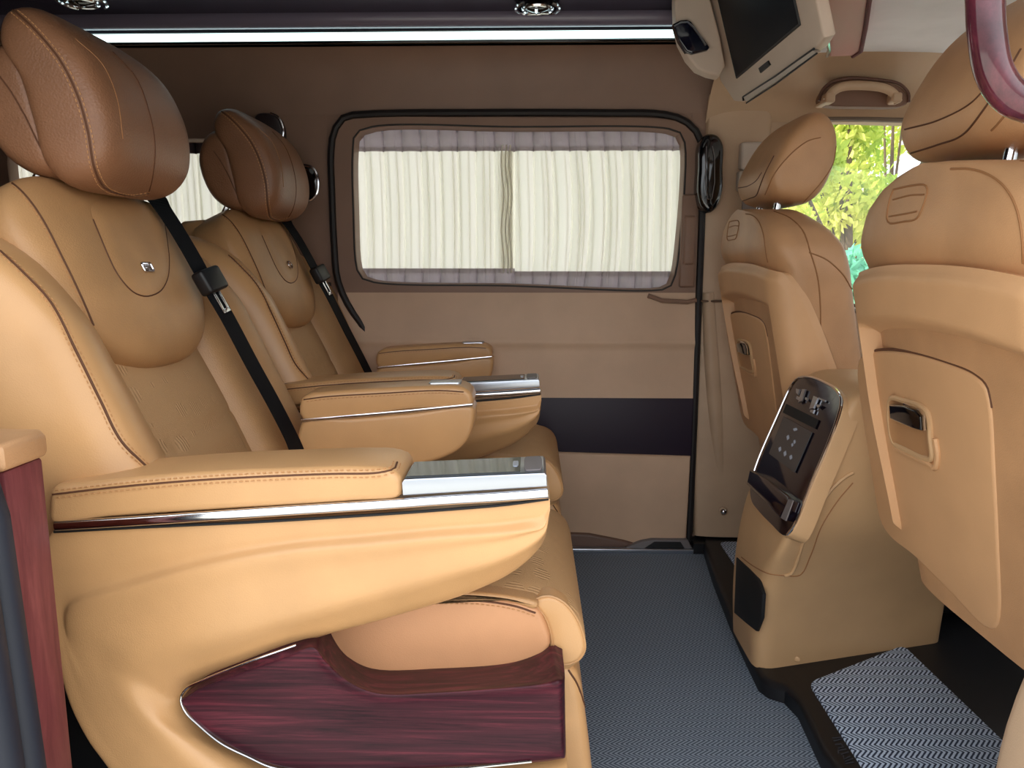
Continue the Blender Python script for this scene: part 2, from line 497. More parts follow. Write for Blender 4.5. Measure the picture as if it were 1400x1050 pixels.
# quarter panel with the rear side window
outer = [V(p) for p in ((-1.75, .3), (-.545, .3), (-.545, 1.20), (-1.75, 1.20))]
rw = rrect(-1.42, -.80, .74, 1.135, .06)
mb = MB(); plate(mb, outer, rw, YW, .035); mb.build('quarter_panel', UPPER, wf)
MB().box((-.80, YW - .006, .742), (-.548, YW + .01, .752), .002).build('panel_joint', plain('joint', (60, 44, 36), .6), wf)
MB().box((-1.75, YW + .0, -.02), (-.5, YW + .05, .32)).build('lower_panel', DOORP, wf)
g = MB().box((-1.45, YW + .078, .70), (-.78, YW + .082, 1.17)).build('window_2', GLASS); struct(g)

# sliding door in the far side
dr = SE('door_1', (-.04, YW, 0))
WIN = [wy(px, py, YW).xz for px, py in ((510, 174), (700, 174), (915, 177), (931, 184), (936, 200), (935, 260), (930, 320), (922, 378), (914, 393), (895, 397), (700, 391), (512, 386), (494, 379), (488, 364), (484, 290), (483, 210), (487, 184))]
WIN = [q for q in spl(WIN, 80, True)]
xl, xr = -.528, .449
outer = spl([V(p) for p in ((xl, .725), (xl, .9), (xl, 1.08), (xl + .004, 1.135), (xl + .025, 1.17), (xl + .06, 1.183), (-.2, 1.185), (.1, 1.183), (xr - .10, 1.178), (xr - .055, 1.168), (xr - .02, 1.145), (xr - .003, 1.10), (xr, 1.04), (xr, .9), (xr, .725))], 90)
mb = MB(); plate(mb, outer, WIN, YW - .012, .05); mb.build('window_surround', UPPER, dr)
MB().tube([V((p.x, YW - .010, p.y)) for p in WIN], .0028, 6, closed=True).build('window_seal', SEALM, dr)
# lower door card: profile from below the window to the sill
pc = [(2.108, .727), (2.108, .70), (2.106, .66), (2.100, .625), (2.094, .60), (2.090, .59), (2.096, .575), (2.097, .55), (2.096, .50), (2.094, .455), (2.092, .437)]
pc = spl([V(p) for p in pc], 40)
mb = MB(); mb.rows([[V((x, y, z)) for y, z in pc] for x in [xl + (xr - xl) * k / 12 for k in range(13)]]); mb.build('door_card', DOORP, dr)
mb = MB().box((xl, 2.098, .262), (xr + .004, 2.13, .440), .004); mb.build('vinyl_band', PURPLE, dr)
lp = [V(p) for p in ((-.5, .03), (-.5, .27), (.04, .27), (.075, .283), (xr, .273), (xr - .004, .012), (.33, .012), (.3, .006), (.2, .002), (0, .002))]
mb = MB(); prism(mb, lp, lambda a, b, d: V((a, d, b)), 2.15, 2.088, .008, 3, (False, True)); mb.build('lower_card', DOORP, dr)
kp = [V(p) for p in ((-.4, .002), (-.4, .05), (.02, .055), (.17, .05), (.27, .03), (.33, .012), (.30, .004))]
mb = MB(); prism(mb, kp, lambda a, b, d: V((a, d, b)), 2.13, 2.080, .01, 3, (False, True)); mb.build('kick_strip', plain('brown_kick_plastic', (104, 76, 62), .5), dr)
# rubber seal round the door
sealp = [V(p) for p in ((-.40, .50), (-.455, .62), (-.50, .69), (-.527, .76), (-.533, .85), (-.534, 1.0), (-.533, 1.09), (-.522, 1.15), (-.495, 1.185), (-.44, 1.193), (-.1, 1.196), (.2, 1.194), (.345, 1.190), (.40, 1.175), (.436, 1.145), (.453, 1.10), (.457, 1.0), (.458, .7), (.458, .3), (.456, .02))]
sp_ = spl(sealp, 90)
MB().tube([V((p.x, 2.108, p.y)) for p in sp_], .0095, 8).build('door_seal', SEALM, dr)
# latch side: black catch pocket and moulded pull beside the window
mb = MB().box((.402, 2.096, .74), (.444, 2.112, .985), .006, 3).box((.408, 2.088, .80), (.440, 2.105, .93), .008, 3); mb.build('pull_moulding', UPPER, dr)
mb = MB(); mb.tube([wy(px, py, 2.098) for px, py in ((886, 404), (905, 411), (940, 413), (952, 410))], .006, 8); mb.build('pull_lip', UPPER, dr)
mb = MB(); mb.tube([V((.415, 2.098, .93)), V((.418, 2.094, .9)), V((.418, 2.094, .83)), V((.413, 2.098, .80))], .006, 8); mb.build('door_pull', UPPER, dr)
# sill
sl = SE('trim_3')
MB().box((-.55, 2.062, -.002), (.50, 2.10, .012), .003).build('sill_strip', SATIN, sl)
mb = MB(); prism(mb, [V(p) for p in ((.26, .008), (.315, .030), (.345, .036), (.445, .036), (.462, .008))], lambda a, b, d: V((a, d, b)), 2.10, 2.072, .004, 3); mb.build('latch_housing', GREYD, sl)
mb = MB(); prism(mb, [V(p) for p in ((.325, .012), (.352, .031), (.425, .031), (.437, .012))], lambda a, b, d: V((a, d, b)), 2.08, 2.069, .002, 3); mb.build('latch_pocket', BLACKM, sl)

gl = MB().box((-.53, YW + .078, .68), (.46, YW + .082, 1.20)).build('window_1', GLASS); struct(gl)

# far B pillar
mb = MB()
pil = [(.462, .640, 1.24, 0), (.462, .632, 1.0, 0), (.463, .64, .80, 0), (.464, .66, .5, 0), (.466, .70, .2, -.01), (.47, .74, .04, -.015)]
rows = []
for x0, x1, z, dy in pil:
    y = YW - .01 + dy
    rows.append([V((x0, y + .06, z)), V((x0, y + .012, z)), V((x0 + .004, y + .003, z)), V((x0 + .014, y, z)), V((x0 + .05, y - .006, z)), V((x1 - .05, y - .008, z)), V((x1 - .014, y - .004, z)), V((x1 - .003, y + .01, z)), V((x1, y + .07, z))])
mb.rows(list(zip(*tracks(list(zip(*rows)), 30, 26))) and [list(r) for r in tracks([list(t) for t in zip(*rows)], 30, 26)])
mb.build('pillar_trim', PILLAR, wf)
# moulded bulge running down the pillar, and the lower step
mb = MB(); cw = [wy(px, py, 2.112) for px, py in ((968, 400), (972, 480), (978, 570), (984, 640), (992, 672), (999, 690))]
mb.tube(spl(cw, 30), [.016 + .006 * math.sin(PI * i / 29) for i in range(30)], 12); mb.build('pillar_bulge', PILLAR, wf)
MB().box((.462, 2.096, .70), (.56, 2.114, .706), .002).build('pillar_joint', plain('joint_dark', (90, 66, 48), .6), wf)

# front door beyond the pillar
d2 = SE('door_2', (1.1, YW, 0))
fw = [V(p) for p in ((.655, .40), (.640, .9), (.644, 1.10), (.665, 1.165), (.72, 1.183), (1.05, 1.175), (1.3, 1.10), (1.58, .90), (1.62, .72), (1.5, .70), (.9, .70), (.70, .72))]
fw = [V(p) for p in ((.70, .70), (.664, .74), (.645, .9), (.645, 1.09), (.662, 1.150), (.71, 1.172), (.95, 1.175), (1.15, 1.16), (1.35, 1.05), (1.56, .88), (1.60, .74), (1.5, .70))]
mb = MB(); plate(mb, [V(p) for p in ((.625, -.02), (1.9, -.02), (1.9, 1.26), (.625, 1.26))], spl(fw, 70, True), YW, .05); mb.build('door_trim', PILLAR, d2)
MB().tube([V((p.x, YW - .004, p.y)) for p in spl(fw, 70, True)], .007, 8, closed=True).build('window_seal', plain('grey_seal', (120, 106, 92), .5), d2)
g3 = MB().box((.62, YW + .05, .66), (1.66, YW + .054, 1.22)).build('window_3', GLASS); struct(g3)
# cant rail above the front door with the recess for the grab handle
mb = MB(); cr_ = spl([V(p) for p in ((1.93, 1.31), (1.97, 1.295), (2.03, 1.265), (2.07, 1.235), (2.10, 1.20), (2.118, 1.17))], 20)
mb.rows([[V((x, y, z - .04 * max(0, x - .9))) for y, z in cr_] for x in [.46 + .06 * k for k in range(24)]]); mb.build('cant_rail', PILLAR, d2)

# near side: rear quarter, header over the doorway, front pillar and front door
wn = SE('wall_near')
MB().box((-1.75, .60, -.45), (-.78, .66, 1.46)).build('quarter_wall', UPPER, wn)
MB().box((-1.75, .58, 1.27), (1.9, .66, 1.46), .02).build('door_header', UPPER, wn)
MB().box((-1.75, .58, -.45), (1.9, .66, -.03), .01).build('door_sill', RUBBER, wn)
MB().box((.545, .62, -.03), (.66, .74, 1.40), .03).build('pillar', PILLAR, wn)
MB().box((.66, .60, -.03), (1.6, .66, .72), .02).build('front_door_panel', PILLAR, wn)
wr = struct(MB().box((-1.80, .58, -.45), (-1.72, 2.2, 1.46)).build('wall_rear', UPPER))
wfr = struct(MB().box((1.62, .62, -.05), (1.9, 2.18, .72), .05).build('wall_front', BLACK))

# door jamb trim beside the near seat
tj = SE('trim_4', (-.5, .70, 0))
MB().box((-.80, .675, .02), (-.484, .732, .618), .004, 2).build('jamb_panel', WOODV, tj)
cap = [V(p) for p in ((-.80, .66), (-.492, .664), (-.480, .672), (-.478, .73), (-.488, .742), (-.62, .752), (-.80, .76))]
mb = MB(); prism(mb, cap, lambda a, b, d: V((a, b, d)), .618, .645, .008, 4); mb.build('jamb_cap', FRONT_L, tj)
mb = MB()
mb.tube([V((-.474, .655, -.02)), V((-.478, .655, .3)), V((-.488, .655, .58)), V((-.51, .655, .68)), V((-.57, .66, .80))], .017, 10)
mb.tube([V((-.478, .628, -.02)), V((-.482, .628, .3)), V((-.492, .628, .58)), V((-.515, .628, .68)), V((-.57, .63, .80))], .02, 10)
mb.build('jamb_seal', RUBBER, tj)
# foot of the near B pillar
tk = SE('trim_5')
mb = MB(); rows = []
for x0, z in ((.466, .0), (.468, .20), (.470, .27), (.480, .36), (.52, .50), (.56, .62)):
    rows.append([V((x0 + .05, .60, z)), V((x0 + .004, .62, z)), V((x0, .66, z)), V((x0, .70, z)), V((x0 + .006, .725, z)), V((x0 + .05, .735, z)), V((x0 + .1, .735, z))])
mb.rows([list(r) for r in tracks([list(t) for t in zip(*rows)], 20, 20)]); mb.build('pillar_foot', PILLAR, tk)

# outer skin behind the trim, closing every joint
MB().box((-1.8, 2.205, -.5), (1.9, 2.225, .69)).build('body_panel', BLACKM, wf)
MB().box((-1.8, .56, 1.47), (1.55, 2.225, 1.49)).box((-1.8, 2.205, 1.25), (.66, 2.225, 1.48)).build('roof_skin', BLACKM, wf)
MB().box((-.56, 2.121, .30), (-.505, 2.16, 1.26)).box((.425, 2.121, -.02), (.475, 2.16, 1.26)).box((-1.75, 2.1225, 1.166), (.66, 2.16, 1.42)).build('joint_backing', UPPER, wf)
MB().box((.46, 2.06, -.03), (.66, 2.2, .03)).build('sill_corner', BLACK, wf)
TGL = glass('windscreen_dimmed', (.68, .7, .7))  # windscreen out of view, its tint added to dim daylight from the front
m = MB(); m.rows([[V((x, y, z)) for y in (.62, 1.4, 2.18)] for x, z in ((1.88, .68), (1.75, .95), (1.55, 1.22))]); wsn = struct(m.build('window_4', TGL))
nfg = struct(MB().box((.66, .625, .70), (1.6, .629, 1.29)).build('window_5', GLASS))
sd_ = bpy.data.lights.new('sun', 'SUN'); sd_.energy = 9; sd_.angle = .01; sd_.color = (1, .95, .82)
so_ = bpy.data.objects.new('sun', sd_); COL.objects.link(so_); so_.rotation_euler = V((.78, 0, -.62)).to_track_quat('-Z', 'Y').to_euler()

m = MB()
for st in ([(1138, 1009), (1150, 1008)], [(1140, 1013), (1152, 1010)], [(1142, 1018), (1150, 1017), (1153, 1021), (1146, 1023)], [(1146, 1025), (1146, 1030)], [(1147, 1026), (1157, 1024)], [(1150, 1031), (1160, 1028)], [(1153, 1033), (1154, 1038), (1162, 1034)], [(1155, 1041), (1166, 1037)], [(1156, 1044), (1167, 1042)]):
    m.tube([wz(a, b, .0345) for a, b in st], .0011, 5)
m.build('embossed_lettering', plain('embossed_grey', (46, 46, 52), .5), bpy.data.objects['trim_1'])
# ------------------------------------------------------------------ second-row captain chairs
YC = 1.17; PITCH = .69
AL = math.radians(25); EH = V((-math.sin(AL), 0, math.cos(AL))); EN = V((math.cos(AL), 0, math.sin(AL))); OB = V((-.485, 0, .46))
def SB(y, h, n): return OB + EH * h + EN * n + V((0, y, 0))
def pb(px, py, n): return wpl(px, py, OB + EN * n, EN)

chair = T3('captain_chair', (-.3, YC, 0), 'tan leather captain chair beside the burgundy door jamb, nearest the open doorway', 'chair', 'captain chairs in the second row')

# --- backrest core, lumbar panel
mb = MB(); core = [V(p) for p in ((-.08, -.13), (-.08, -.01), (.46, -.01), (.50, -.03), (.515, -.07), (.50, -.12), (.46, -.135))]
prism(mb, core, lambda a, b, d: SB(d, a, b), YC - .17, YC + .17, .03, 4); mb.build('backrest', TAN, chair)
mb = MB(); rows = []
for j in range(31):
    h = -.07 + .34 * j / 30; r = []
    for i in range(41):
        w = -1 + 2 * i / 40; g = .012 * (1 - abs(w) ** 3) + .010 * math.sin(min(1, max(0, (h + .02) / .26)) * PI) * (1 - w * w)
        sy = YC + .02 + .15 * w
        sh_ = .092 + .015 * w * w        # curved cross seam
        g -= .005 * math.exp(-((h - sh_) / .006) ** 2) * max(0, 1 - (abs(w) / .9) ** 6)
        g -= .004 * math.exp(-((abs(w) - .72) / .03) ** 2) * (1 if h < sh_ else 0)
        r.append(SB(sy, h, -.006 + g))
    rows.append(r)
mb.rows(rows); lum = mb.build('lumbar_panel', FAB, chair)

# --- side bolsters
bsec = [(1.035, -.04), (1.026, .0), (1.005, .026), (.965, .048), (.925, .062), (.888, .060), (.869, .036), (.858, -.01), (.858, -.06), (.870, -.12), (.90, -.145), (1.03, -.145)]
def bolster(sg):
    P = spl([V(p) for p in bsec], 56, True); rows = []
    H = [-.10 + .46 * k / 34 for k in range(35)] + [.36 + .11 * math.sin(PI / 2 * k / 12) for k in range(1, 13)]
    for h in H:
        t = max(0, (h - .27) / .20)
        kf = 1 - .75 * t ** 1.6
        s = 1 if h <= .36 else max(.02, math.sqrt(max(0, 1 - ((h - .36) / .11) ** 2)))
        r = []
        for q in P:
            n = q.y * kf if q.y > 0 else q.y
            n -= .02 * t
            y = .94 + (q.x - .94) * (s ** .5); n = -.06 + (n + .06) * s
            if sg > 0: y = 2 * YC - y
            r.append(SB(y, h, n))
        rows.append(r)
    mb = MB(); mb.rows(rows, closed=True, cap0=True, cap1=True); return mb.build('side_bolster', TAN_SIDE if sg < 0 else TAN, chair)
bn = bolster(-1); bf = bolster(1)
Bn = bvh(bn)
seamline(bn, Bn, [(0, 343), (31, 372), (69, 413), (103, 478), (137, 547), (165, 602), (200, 638)], 60, .0016, SEAM, 2, 'piping')

# --- shoulder pad with its tongue and badge
half = [(0, .205), (.075, .212), (.135, .238), (.185, .285), (.213, .335), (.222, .39), (.215, .44), (.19, .478), (.14, .50), (.07, .51), (0, .512)]
out = [V((YC + .01 + a, h)) for a, h in half] + [V((YC + .01 - a, h)) for a, h in half[-2:0:-1]]
out = spl(out, 72, True)
mb = MB(); pillow(mb, out, lambda a, b, n: SB(a, b, n), .052, .004, 2.8, 16, (YC + .01, .36), .05); pad = mb.build('shoulder_pad', TAN, chair)
Bp = bvh(pad)
seamline(pad, Bp, [(2, 239), (30, 262), (55, 295), (89, 360), (112, 408), (128, 445)], 40, .0014, SEAM, 1, 'seam')
# the tongue: raised flap following the pad
tp = [(127, 300), (136, 322), (147, 348), (158, 371), (171, 389), (183, 400), (197, 405), (210, 403), (221, 396), (229, 380), (231, 355), (228, 328), (224, 300), (219, 285), (170, 270), (125, 280)]
P = [q.xy for q in spl(tp, 60, True)]; c0 = V((185, 345)); mb = MB(); rows = []
for k in range(10):
    s = 1 - (k / 10) * .999; r = []
    for q in P:
        x = c0 + (q - c0) * s; d = ray(x.x, x.y).normalized(); h = Bp.ray_cast(EYE, d)
        lift = (.0005, .0028, .0042, .005, .0052, .0052, .0052, .0052, .0052, .0052)[k]
        r.append((h[0] + EN * lift) if h[0] is not None else pb(x.x, x.y, .05))
    rows.append(r)
mb.rows(rows, closed=True, cap1=True); tongue = mb.build('badge_tongue', TAN, pad)
seamline(pad, Bp, tp[:13], 50, .0012, SEAM, 0, 'tongue_seam')
Bt = bvh(tongue)
def badge(o, ring):
    b = trace(Bt, [(200, 366), (201, 368)], 2)[0]; c = b[0]; n = b[1]
    ay = (V((0, 1, 0)) - n * n.y).normalized(); ah = n.cross(ay); ah = ah if ah.z > 0 else -ah
    f = lambda u, v, w=0.0: c + ay * u + ah * v + n * w
    m = MB()
    if ring:
        m.tube([f(.0105 * math.cos(t * PI / 12), .0085 * math.sin(t * PI / 12), .002) for t in range(24)], .0022, 6, closed=True)
        return m.build('badge', CHROME, tongue)
    m.tube([f(q.x, q.y, .0015) for q in rrect(-.0135, .0135, -.0068, .0068, .003, 4)], .0016, 6, closed=True)
    for u in (-.007, -.002, .003, .008):
        m.tube([f(u - .001, -.004, .001), f(u + .001, .004, .001)], .0010, 5)
    m.tube([f(-.007, 0, .001), f(-.002, 0, .001)], .0008, 5); m.tube([f(.003, -.004, .001), f(.008, -.004, .001)], .0008, 5)
    bb = m.build('badge', CHROME, tongue)
    m = MB(); m.rows([[f(q.x, q.y, .0007) for q in rrect(-.013, .013, -.0064, .0064, .003, 4)]] * 1 + [[f(q.x * .02, q.y * .02, .0007) for q in rrect(-.013, .013, -.0064, .0064, .003, 4)]], closed=True)
    m.build('badge_plate', plain('badge_brown', (96, 70, 52), .4), tongue)
    return bb
badge_near = badge(chair, False)

# --- headrest: front cushion and the wing behind it
hp = [(-.622, 1.126), (-.577, 1.090), (-.549, 1.038), (-.538, .985), (-.546, .935), (-.575, .905), (-.615, .899), (-.640, .92), (-.652, .98), (-.668, 1.05), (-.692, 1.10), (-.680, 1.134), (-.652, 1.140)]
mb = MB(); profloft(mb, [V(p) for p in hp], YC + .005, .138, .36, 36, 72, (-.61, 1.01)); [v.__iadd__(V((-.015, 0, .008))) for v in mb.v]; hr = mb.build('headrest', HEADTAN_SHADED, chair)
wp_ = [(-.660, 1.09), (-.635, 1.0), (-.625, .92), (-.66, .915), (-.695, .935), (-.718, .975), (-.728, 1.03), (-.712, 1.075), (-.69, 1.092)]
mb = MB(); profloft(mb, [V(p) for p in wp_], YC + .005, .132, .34, 30, 56, (-.67, 1.0)); [v.__iadd__(V((-.015, 0, .008))) for v in mb.v]; wg = mb.build('headrest_wing', HEADTAN_SHADED, chair)
Bh = bvh(hr)
seamline(hr, Bh, [(10, 8), (41, 34), (82, 82), (106, 130), (120, 178), (130, 233), (144, 257), (175, 267), (203, 264)], 70, .0015, SEAM, 2, 'piping')
seamline(hr, Bh, [(103, 53), (140, 88), (160, 135), (168, 190)], 30, .0007, SEAM2, 0, 'soft_fold')
seamline(hr, Bh, [(154, 71), (185, 105), (203, 150), (212, 200), (208, 245), (203, 264)], 40, .0010, SEAM, 0, 'front_seam')
seamline(wg, bvh(wg), [(0, 105), (14, 124), (34, 158), (52, 195), (70, 228)], 30, .0012, SEAM, 0, 'wing_seam')
for dy in (-.05, .06): MB().tube([SB(YC + dy, .40, -.05), SB(YC + dy, .50, -.03), V((-.668, YC + dy, 1.0))], .007, 8).build('headrest_post', CHROME, chair)

# --- seat cushion with rolled nose, seat base, leg rest
cp = [(-.50, .395), (-.35, .405), (-.15, .412), (-.03, .410), (.02, .398), (.052, .375), (.070, .345), (.074, .315), (.062, .285), (.042, .273), (.022, .285), (.0, .29), (-.2, .29), (-.50, .29)]
Pc = spl([V(p) for p in cp], 110, True)
mb = MB(); rows = []
y0, y1 = .934, 1.325
st = [(0, .014), (.0016, .008), (.005, .003), (.012, 0)]
stations = [(y0 + a, b) for a, b in st] + [(y0 + .012 + (y1 - y0 - .024) * k / 16, 0) for k in range(1, 16)] + [(y1 - a, b) for a, b in reversed(st)]
if area2(Pc) < 0: Pc.reverse()
for y, ins in stations:
    q = inset2(Pc, ins) if ins else Pc
    w = (y - (y0 + y1) / 2) / ((y1 - y0) / 2); cr2 = .028 * (1 - w * w)
    rows.append([V((p.x, y, p.y + (cr2 - .022) * max(0, min(1, (p.y - .30) / .08)) * min(1, max(0, (.07 - p.x) / .05)))) for p in q])
mb.rows(rows, closed=True, cap0=True, cap1=True); cu = mb.build('seat_cushion', FAB, chair)
# smooth end cap of the rolled nose with piping round it
cap = [wy(px, py, .932).xz for px, py in ((731, 822), (748, 815), (768, 822), (786, 842), (797, 868), (799, 888), (790, 902), (772, 908), (757, 900), (754, 870), (746, 845))]
cap = spl(cap, 50, True)
mb = MB(); prism(mb, cap, lambda a, b, d: V((a, d, b)), .96, .9285, .005, 3, (False, True)); ec = mb.build('nose_cap', TAN_SIDE, chair)
MB().tube([V((p.x, .932, p.y)) for p in cap], .0022, 6, closed=True).build('piping', TAN, ec)
sb = [wy(px, py, .925).xz for px, py in ((360, 900), (400, 880), (440, 862), (500, 838), (545, 822), (590, 815), (650, 815), (700, 822), (733, 831), (743, 846), (751, 868), (752, 882), (744, 896), (715, 915), (600, 960), (420, 960))]
mb = MB(); prism(mb, spl(sb, 80, True), lambda a, b, d: V((a, d, b)), 1.30, .922, .007, 4, (False, True)); sbo = mb.build('seat_base', PEACH, chair)
seamline(sbo, bvh(sbo), [(470, 853), (520, 836), (560, 824), (600, 821), (660, 822), (705, 829), (732, 838)], 50, .0014, SEAM, 1, 'seam')
mb = MB(); tp_ = [wy(px, py, .924).xz for px, py in ((480, 842), (530, 822), (575, 811), (640, 808), (700, 814), (737, 824), (733, 832), (700, 823), (640, 817), (575, 821), (530, 833), (485, 852))]
prism(mb, spl(tp_, 60, True), lambda a, b, d: V((a, d, b)), .99, .920, .005, 3, (False, True)); mb.build('cushion_border', TAN, chair)
lg = [(.058, .283), (.068, .262), (.075, .22), (.084, .15), (.092, .06), (.088, .04), (.06, .035), (.03, .05), (.01, .15), (.0, .283)]
mb = MB(); prism(mb, spl([V(p) for p in lg], 70, True), lambda a, b, d: V((a, d, b)), .932, 1.322, .016, 5); lr = mb.build('leg_rest', TAN_SIDE, chair)
seamline(lr, bvh(lr), [(777, 916), (789, 935), (799, 965), (806, 1000), (810, 1046)], 30, .0014, SEAM, 0, 'piping')
MB().box((-.66, .90, .0), (-.40, .95, .48), .01).box((-.52, .95, .10), (-.02, 1.31, .30), .01).box((-.46, 1.0, .035), (.0, 1.04, .11)).box((-.46, 1.24, .035), (.0, 1.28, .11)).box((-.50, .99, .0), (.03, 1.05, .036), .004).box((-.50, 1.23, .0), (.03, 1.29, .036), .004).build('seat_frame', BLACKM, chair)

# --- near side shell (arm support sweeping down into the base)
C = [((752, 682), (752, 696), (751, 704), (750, 712)), ((738, 684), (742, 717), (745, 728), (744, 738)), ((715, 687), (720, 722), (725, 745), (728, 760)),
     ((670, 691), (680, 727), (682, 765), (698, 784)), ((600, 697), (610, 732), (605, 785), (640, 811)), ((500, 704), (500, 742), (500, 813), (530, 845)),
     ((400, 709), (390, 752), (400, 840), (430, 873)), ((300, 714), (280, 772), (300, 866), (350, 907)), ((200, 720), (180, 800), (225, 885), (280, 932)),
     ((72, 727), (95, 832), (188, 908), (250, 950)), ((74, 850), (96, 880), (178, 930), (246, 962)), ((92, 950), (130, 955), (190, 965), (262, 987)),
     ((120, 1010), (158, 1005), (225, 1002), (300, 1017)), ((152, 1055), (210, 1065), (292, 1058), (370, 1049)), ((200, 1140), (300, 1115), (400, 1090), (500, 1060)),
     ((350, 1160), (450, 1130), (550, 1090), (640, 1054)), ((600, 1160), (650, 1125), (720, 1085), (735, 1045)), ((775, 1160), (776, 1125), (776, 1080), (775, 1040))]
YO, YR, YB, YE = .838, .824, .830, .866
tr = [[] for _ in range(10)]
for k, (o, r, b, e_) in enumerate(C):
    o, r, b, e_ = V(o), V(r), V(b), V(e_)
    bulge = .002; lf = (.2, .6, 1, 1, 1, 1, 1, .9, .7, .4, 0)[min(k, 10)]; yr = YO - .009 * lf; dv = (r - o).normalized() * min(11, (r - o).length * .35)
    for i, (q, y) in enumerate(((o, .935), (o, YO + .002), (o, YO), (o.lerp(r, .5), YO), (r - dv, YO), (r + dv * .4, yr - .0015 * lf), (r.lerp(b, .4), yr + .0012 * lf), (b, yr + .001), (b.lerp(e_, .5), yr + .014), (e_, YE + .004))):
        p = wy(q.x, q.y, y if i else YO); tr[i].append(V((p.x, y, p.z)))
tr.append([V((p.x, .93, p.z)) for p in tr[-1]])
rows = tracks(tr, 130, 64)
mb = MB(); mb.rows(rows); shell = mb.build('side_shell', TAN_SIDE, chair)
# chrome strip under the pad
cs = [wy(px, py, .834) for px, py in ((76, 719), (200, 711.5), (390, 698.5), (540, 689), (600, 684.5), (690, 679), (749, 674.5))]
MB().tube(spl(cs, 40), .0062, 10, .0042, nrm=(0, 0, 1)).build('trim_strip', CHROME, chair)
cs = [wy(px, py, .8355) for px, py in ((74, 727), (200, 720.5), (350, 713.5), (500, 704.5), (600, 697.5), (690, 690), (750, 682))]
MB().tube(spl(cs, 40), .0018, 6).build('strip_shadow_gap', BLACKM, chair)
# padded arm top
ap = [wy(px, py, .832).xz for px, py in ((66, 716), (64, 690), (68, 668), (110, 661), (200, 652), (300, 645), (400, 641), (480, 639), (525, 641), (544, 649), (549, 664), (546, 681), (480, 688), (300, 699), (150, 709))]
mb = MB(); prism(mb, spl(ap, 90, True), lambda a, b, d: V((a, d, b)), .832, .934, .010, 5); arm = mb.build('arm_pad', TAN_SIDE, chair)
Ba = bvh(arm)
seamline(arm, Ba, [(72, 676), (150, 667), (250, 658), (350, 652), (450, 648), (520, 646), (540, 640), (543, 632)], 60, .0012, SEAM, 2, 'seam')
# touch panel
Apt, Bpt = wy(549, 655, .832), wy(747, 646, .832); ux = (Bpt - Apt); uz = V((-ux.z, 0, ux.x)).normalized()
def tpm(u, y, w): return Apt + ux * u + uz * w + V((0, y, 0))
tpx = [(0.0, -.0195), (1.0, -.0165), (1.0, -.003), (.985, 0), (.02, 0), (0, -.004)]
mb = MB(); prism(mb, [V(p) for p in tpx], lambda a, b, d: tpm(a, d, b), 0, .076, .002, 3); tpad = mb.build('touch_panel', SATIN, chair)
MB().rows([[tpm(u, y, w) for u in (.03, .82)] for y, w in ((.006, 0), (.006, .0014), (.069, .0014), (.069, 0))]).rows([[tpm(.82, y, w) for y in (.006, .069)] for w in (0, .0014)]).build('panel_glass', PANELG, tpad, False)
mb = MB(); prism(mb, rrect(.845, .975, .008, .068, .02), lambda a, b, d: tpm(a, b, d), 0, .0022, .001, 2); mb.build('panel_button', GREYD, tpad)
mb = MB(); prism(mb, rrect(.765, .805, .026, .05, .008), lambda a, b, d: tpm(a, b, d), .0012, .0022, .0004, 2); mb.build('panel_key', SILVERP, tpad)
# burgundy wood side panel
Cw = [((250, 953), (249, 956), (248, 960)), ((275, 933), (275, 941), (265, 984)), ((330, 909), (330, 920), (302, 1014)), ((400, 884), (398, 896), (370, 1047)),
      ((432, 868), (428, 886), (420, 1056)), ((447, 870), (446, 906), (455, 1057)), ((474, 897), (475, 932), (490, 1057)), ((508, 914), (515, 949), (530, 1054)),
      ((600, 914), (600, 948), (600, 1051)), ((700, 906), (700, 941), (690, 1045)), ((738, 893), (748, 936), (745, 1041)), ((751, 885), (764, 932), (768, 1037)), ((757, 884), (771, 930), (773, 1034))]
trw = [[] for _ in range(8)]
for k, (t_, g_, w_) in enumerate(Cw):
    t_, g_, w_ = V(t_), V(g_), V(w_)
    yt = .846 if k < 4 else (.872 if k == 4 else (.905 if k == 5 else .921))
    yy = .842 if k < 12 else .856
    T = wy(t_.x, t_.y, yt); G = wy(g_.x, g_.y, yy - .006); Wp = wy(w_.x, w_.y, yy)
    md = g_.lerp(w_, .12); m2 = g_.lerp(w_, .5)
    seq = [V((T.x, .935, T.z - .006)), T, T.lerp(G, .45) + V((0, -.002, 0)), T.lerp(G, .8) + V((0, -.004, 0)), G, wy(md.x, md.y, yy - .003), wy(m2.x, m2.y, yy), Wp]
    for i, q in enumerate(seq): trw[i].append(q)
trw.append([V((q.x, .90, q.z)) for q in trw[-1]])
for t_ in trw: t_.append(V((t_[-1].x + .001, .925, t_[-1].z)))
rows = tracks(trw, 90, 36); mb = MB(); mb.rows(rows); wd = mb.build('wood_panel', WOODH, chair)
ch = [wy(px, py, .840) for px, py in ((405, 882), (340, 905), (275, 931), (254, 942), (247, 956), (254, 974), (270, 990), (302, 1016), (340, 1035), (372, 1049), (430, 1056))]
MB().tube(spl(ch, 60), .0015, 8).build('chrome_edge', CHROME, wd)
mb = MB().tube([wy(px, py, .838) for px, py in ((430, 1058), (540, 1054), (640, 1050), (727, 1041))], .0016, 6); mb.build('lower_chrome_edge', CHROME, wd)

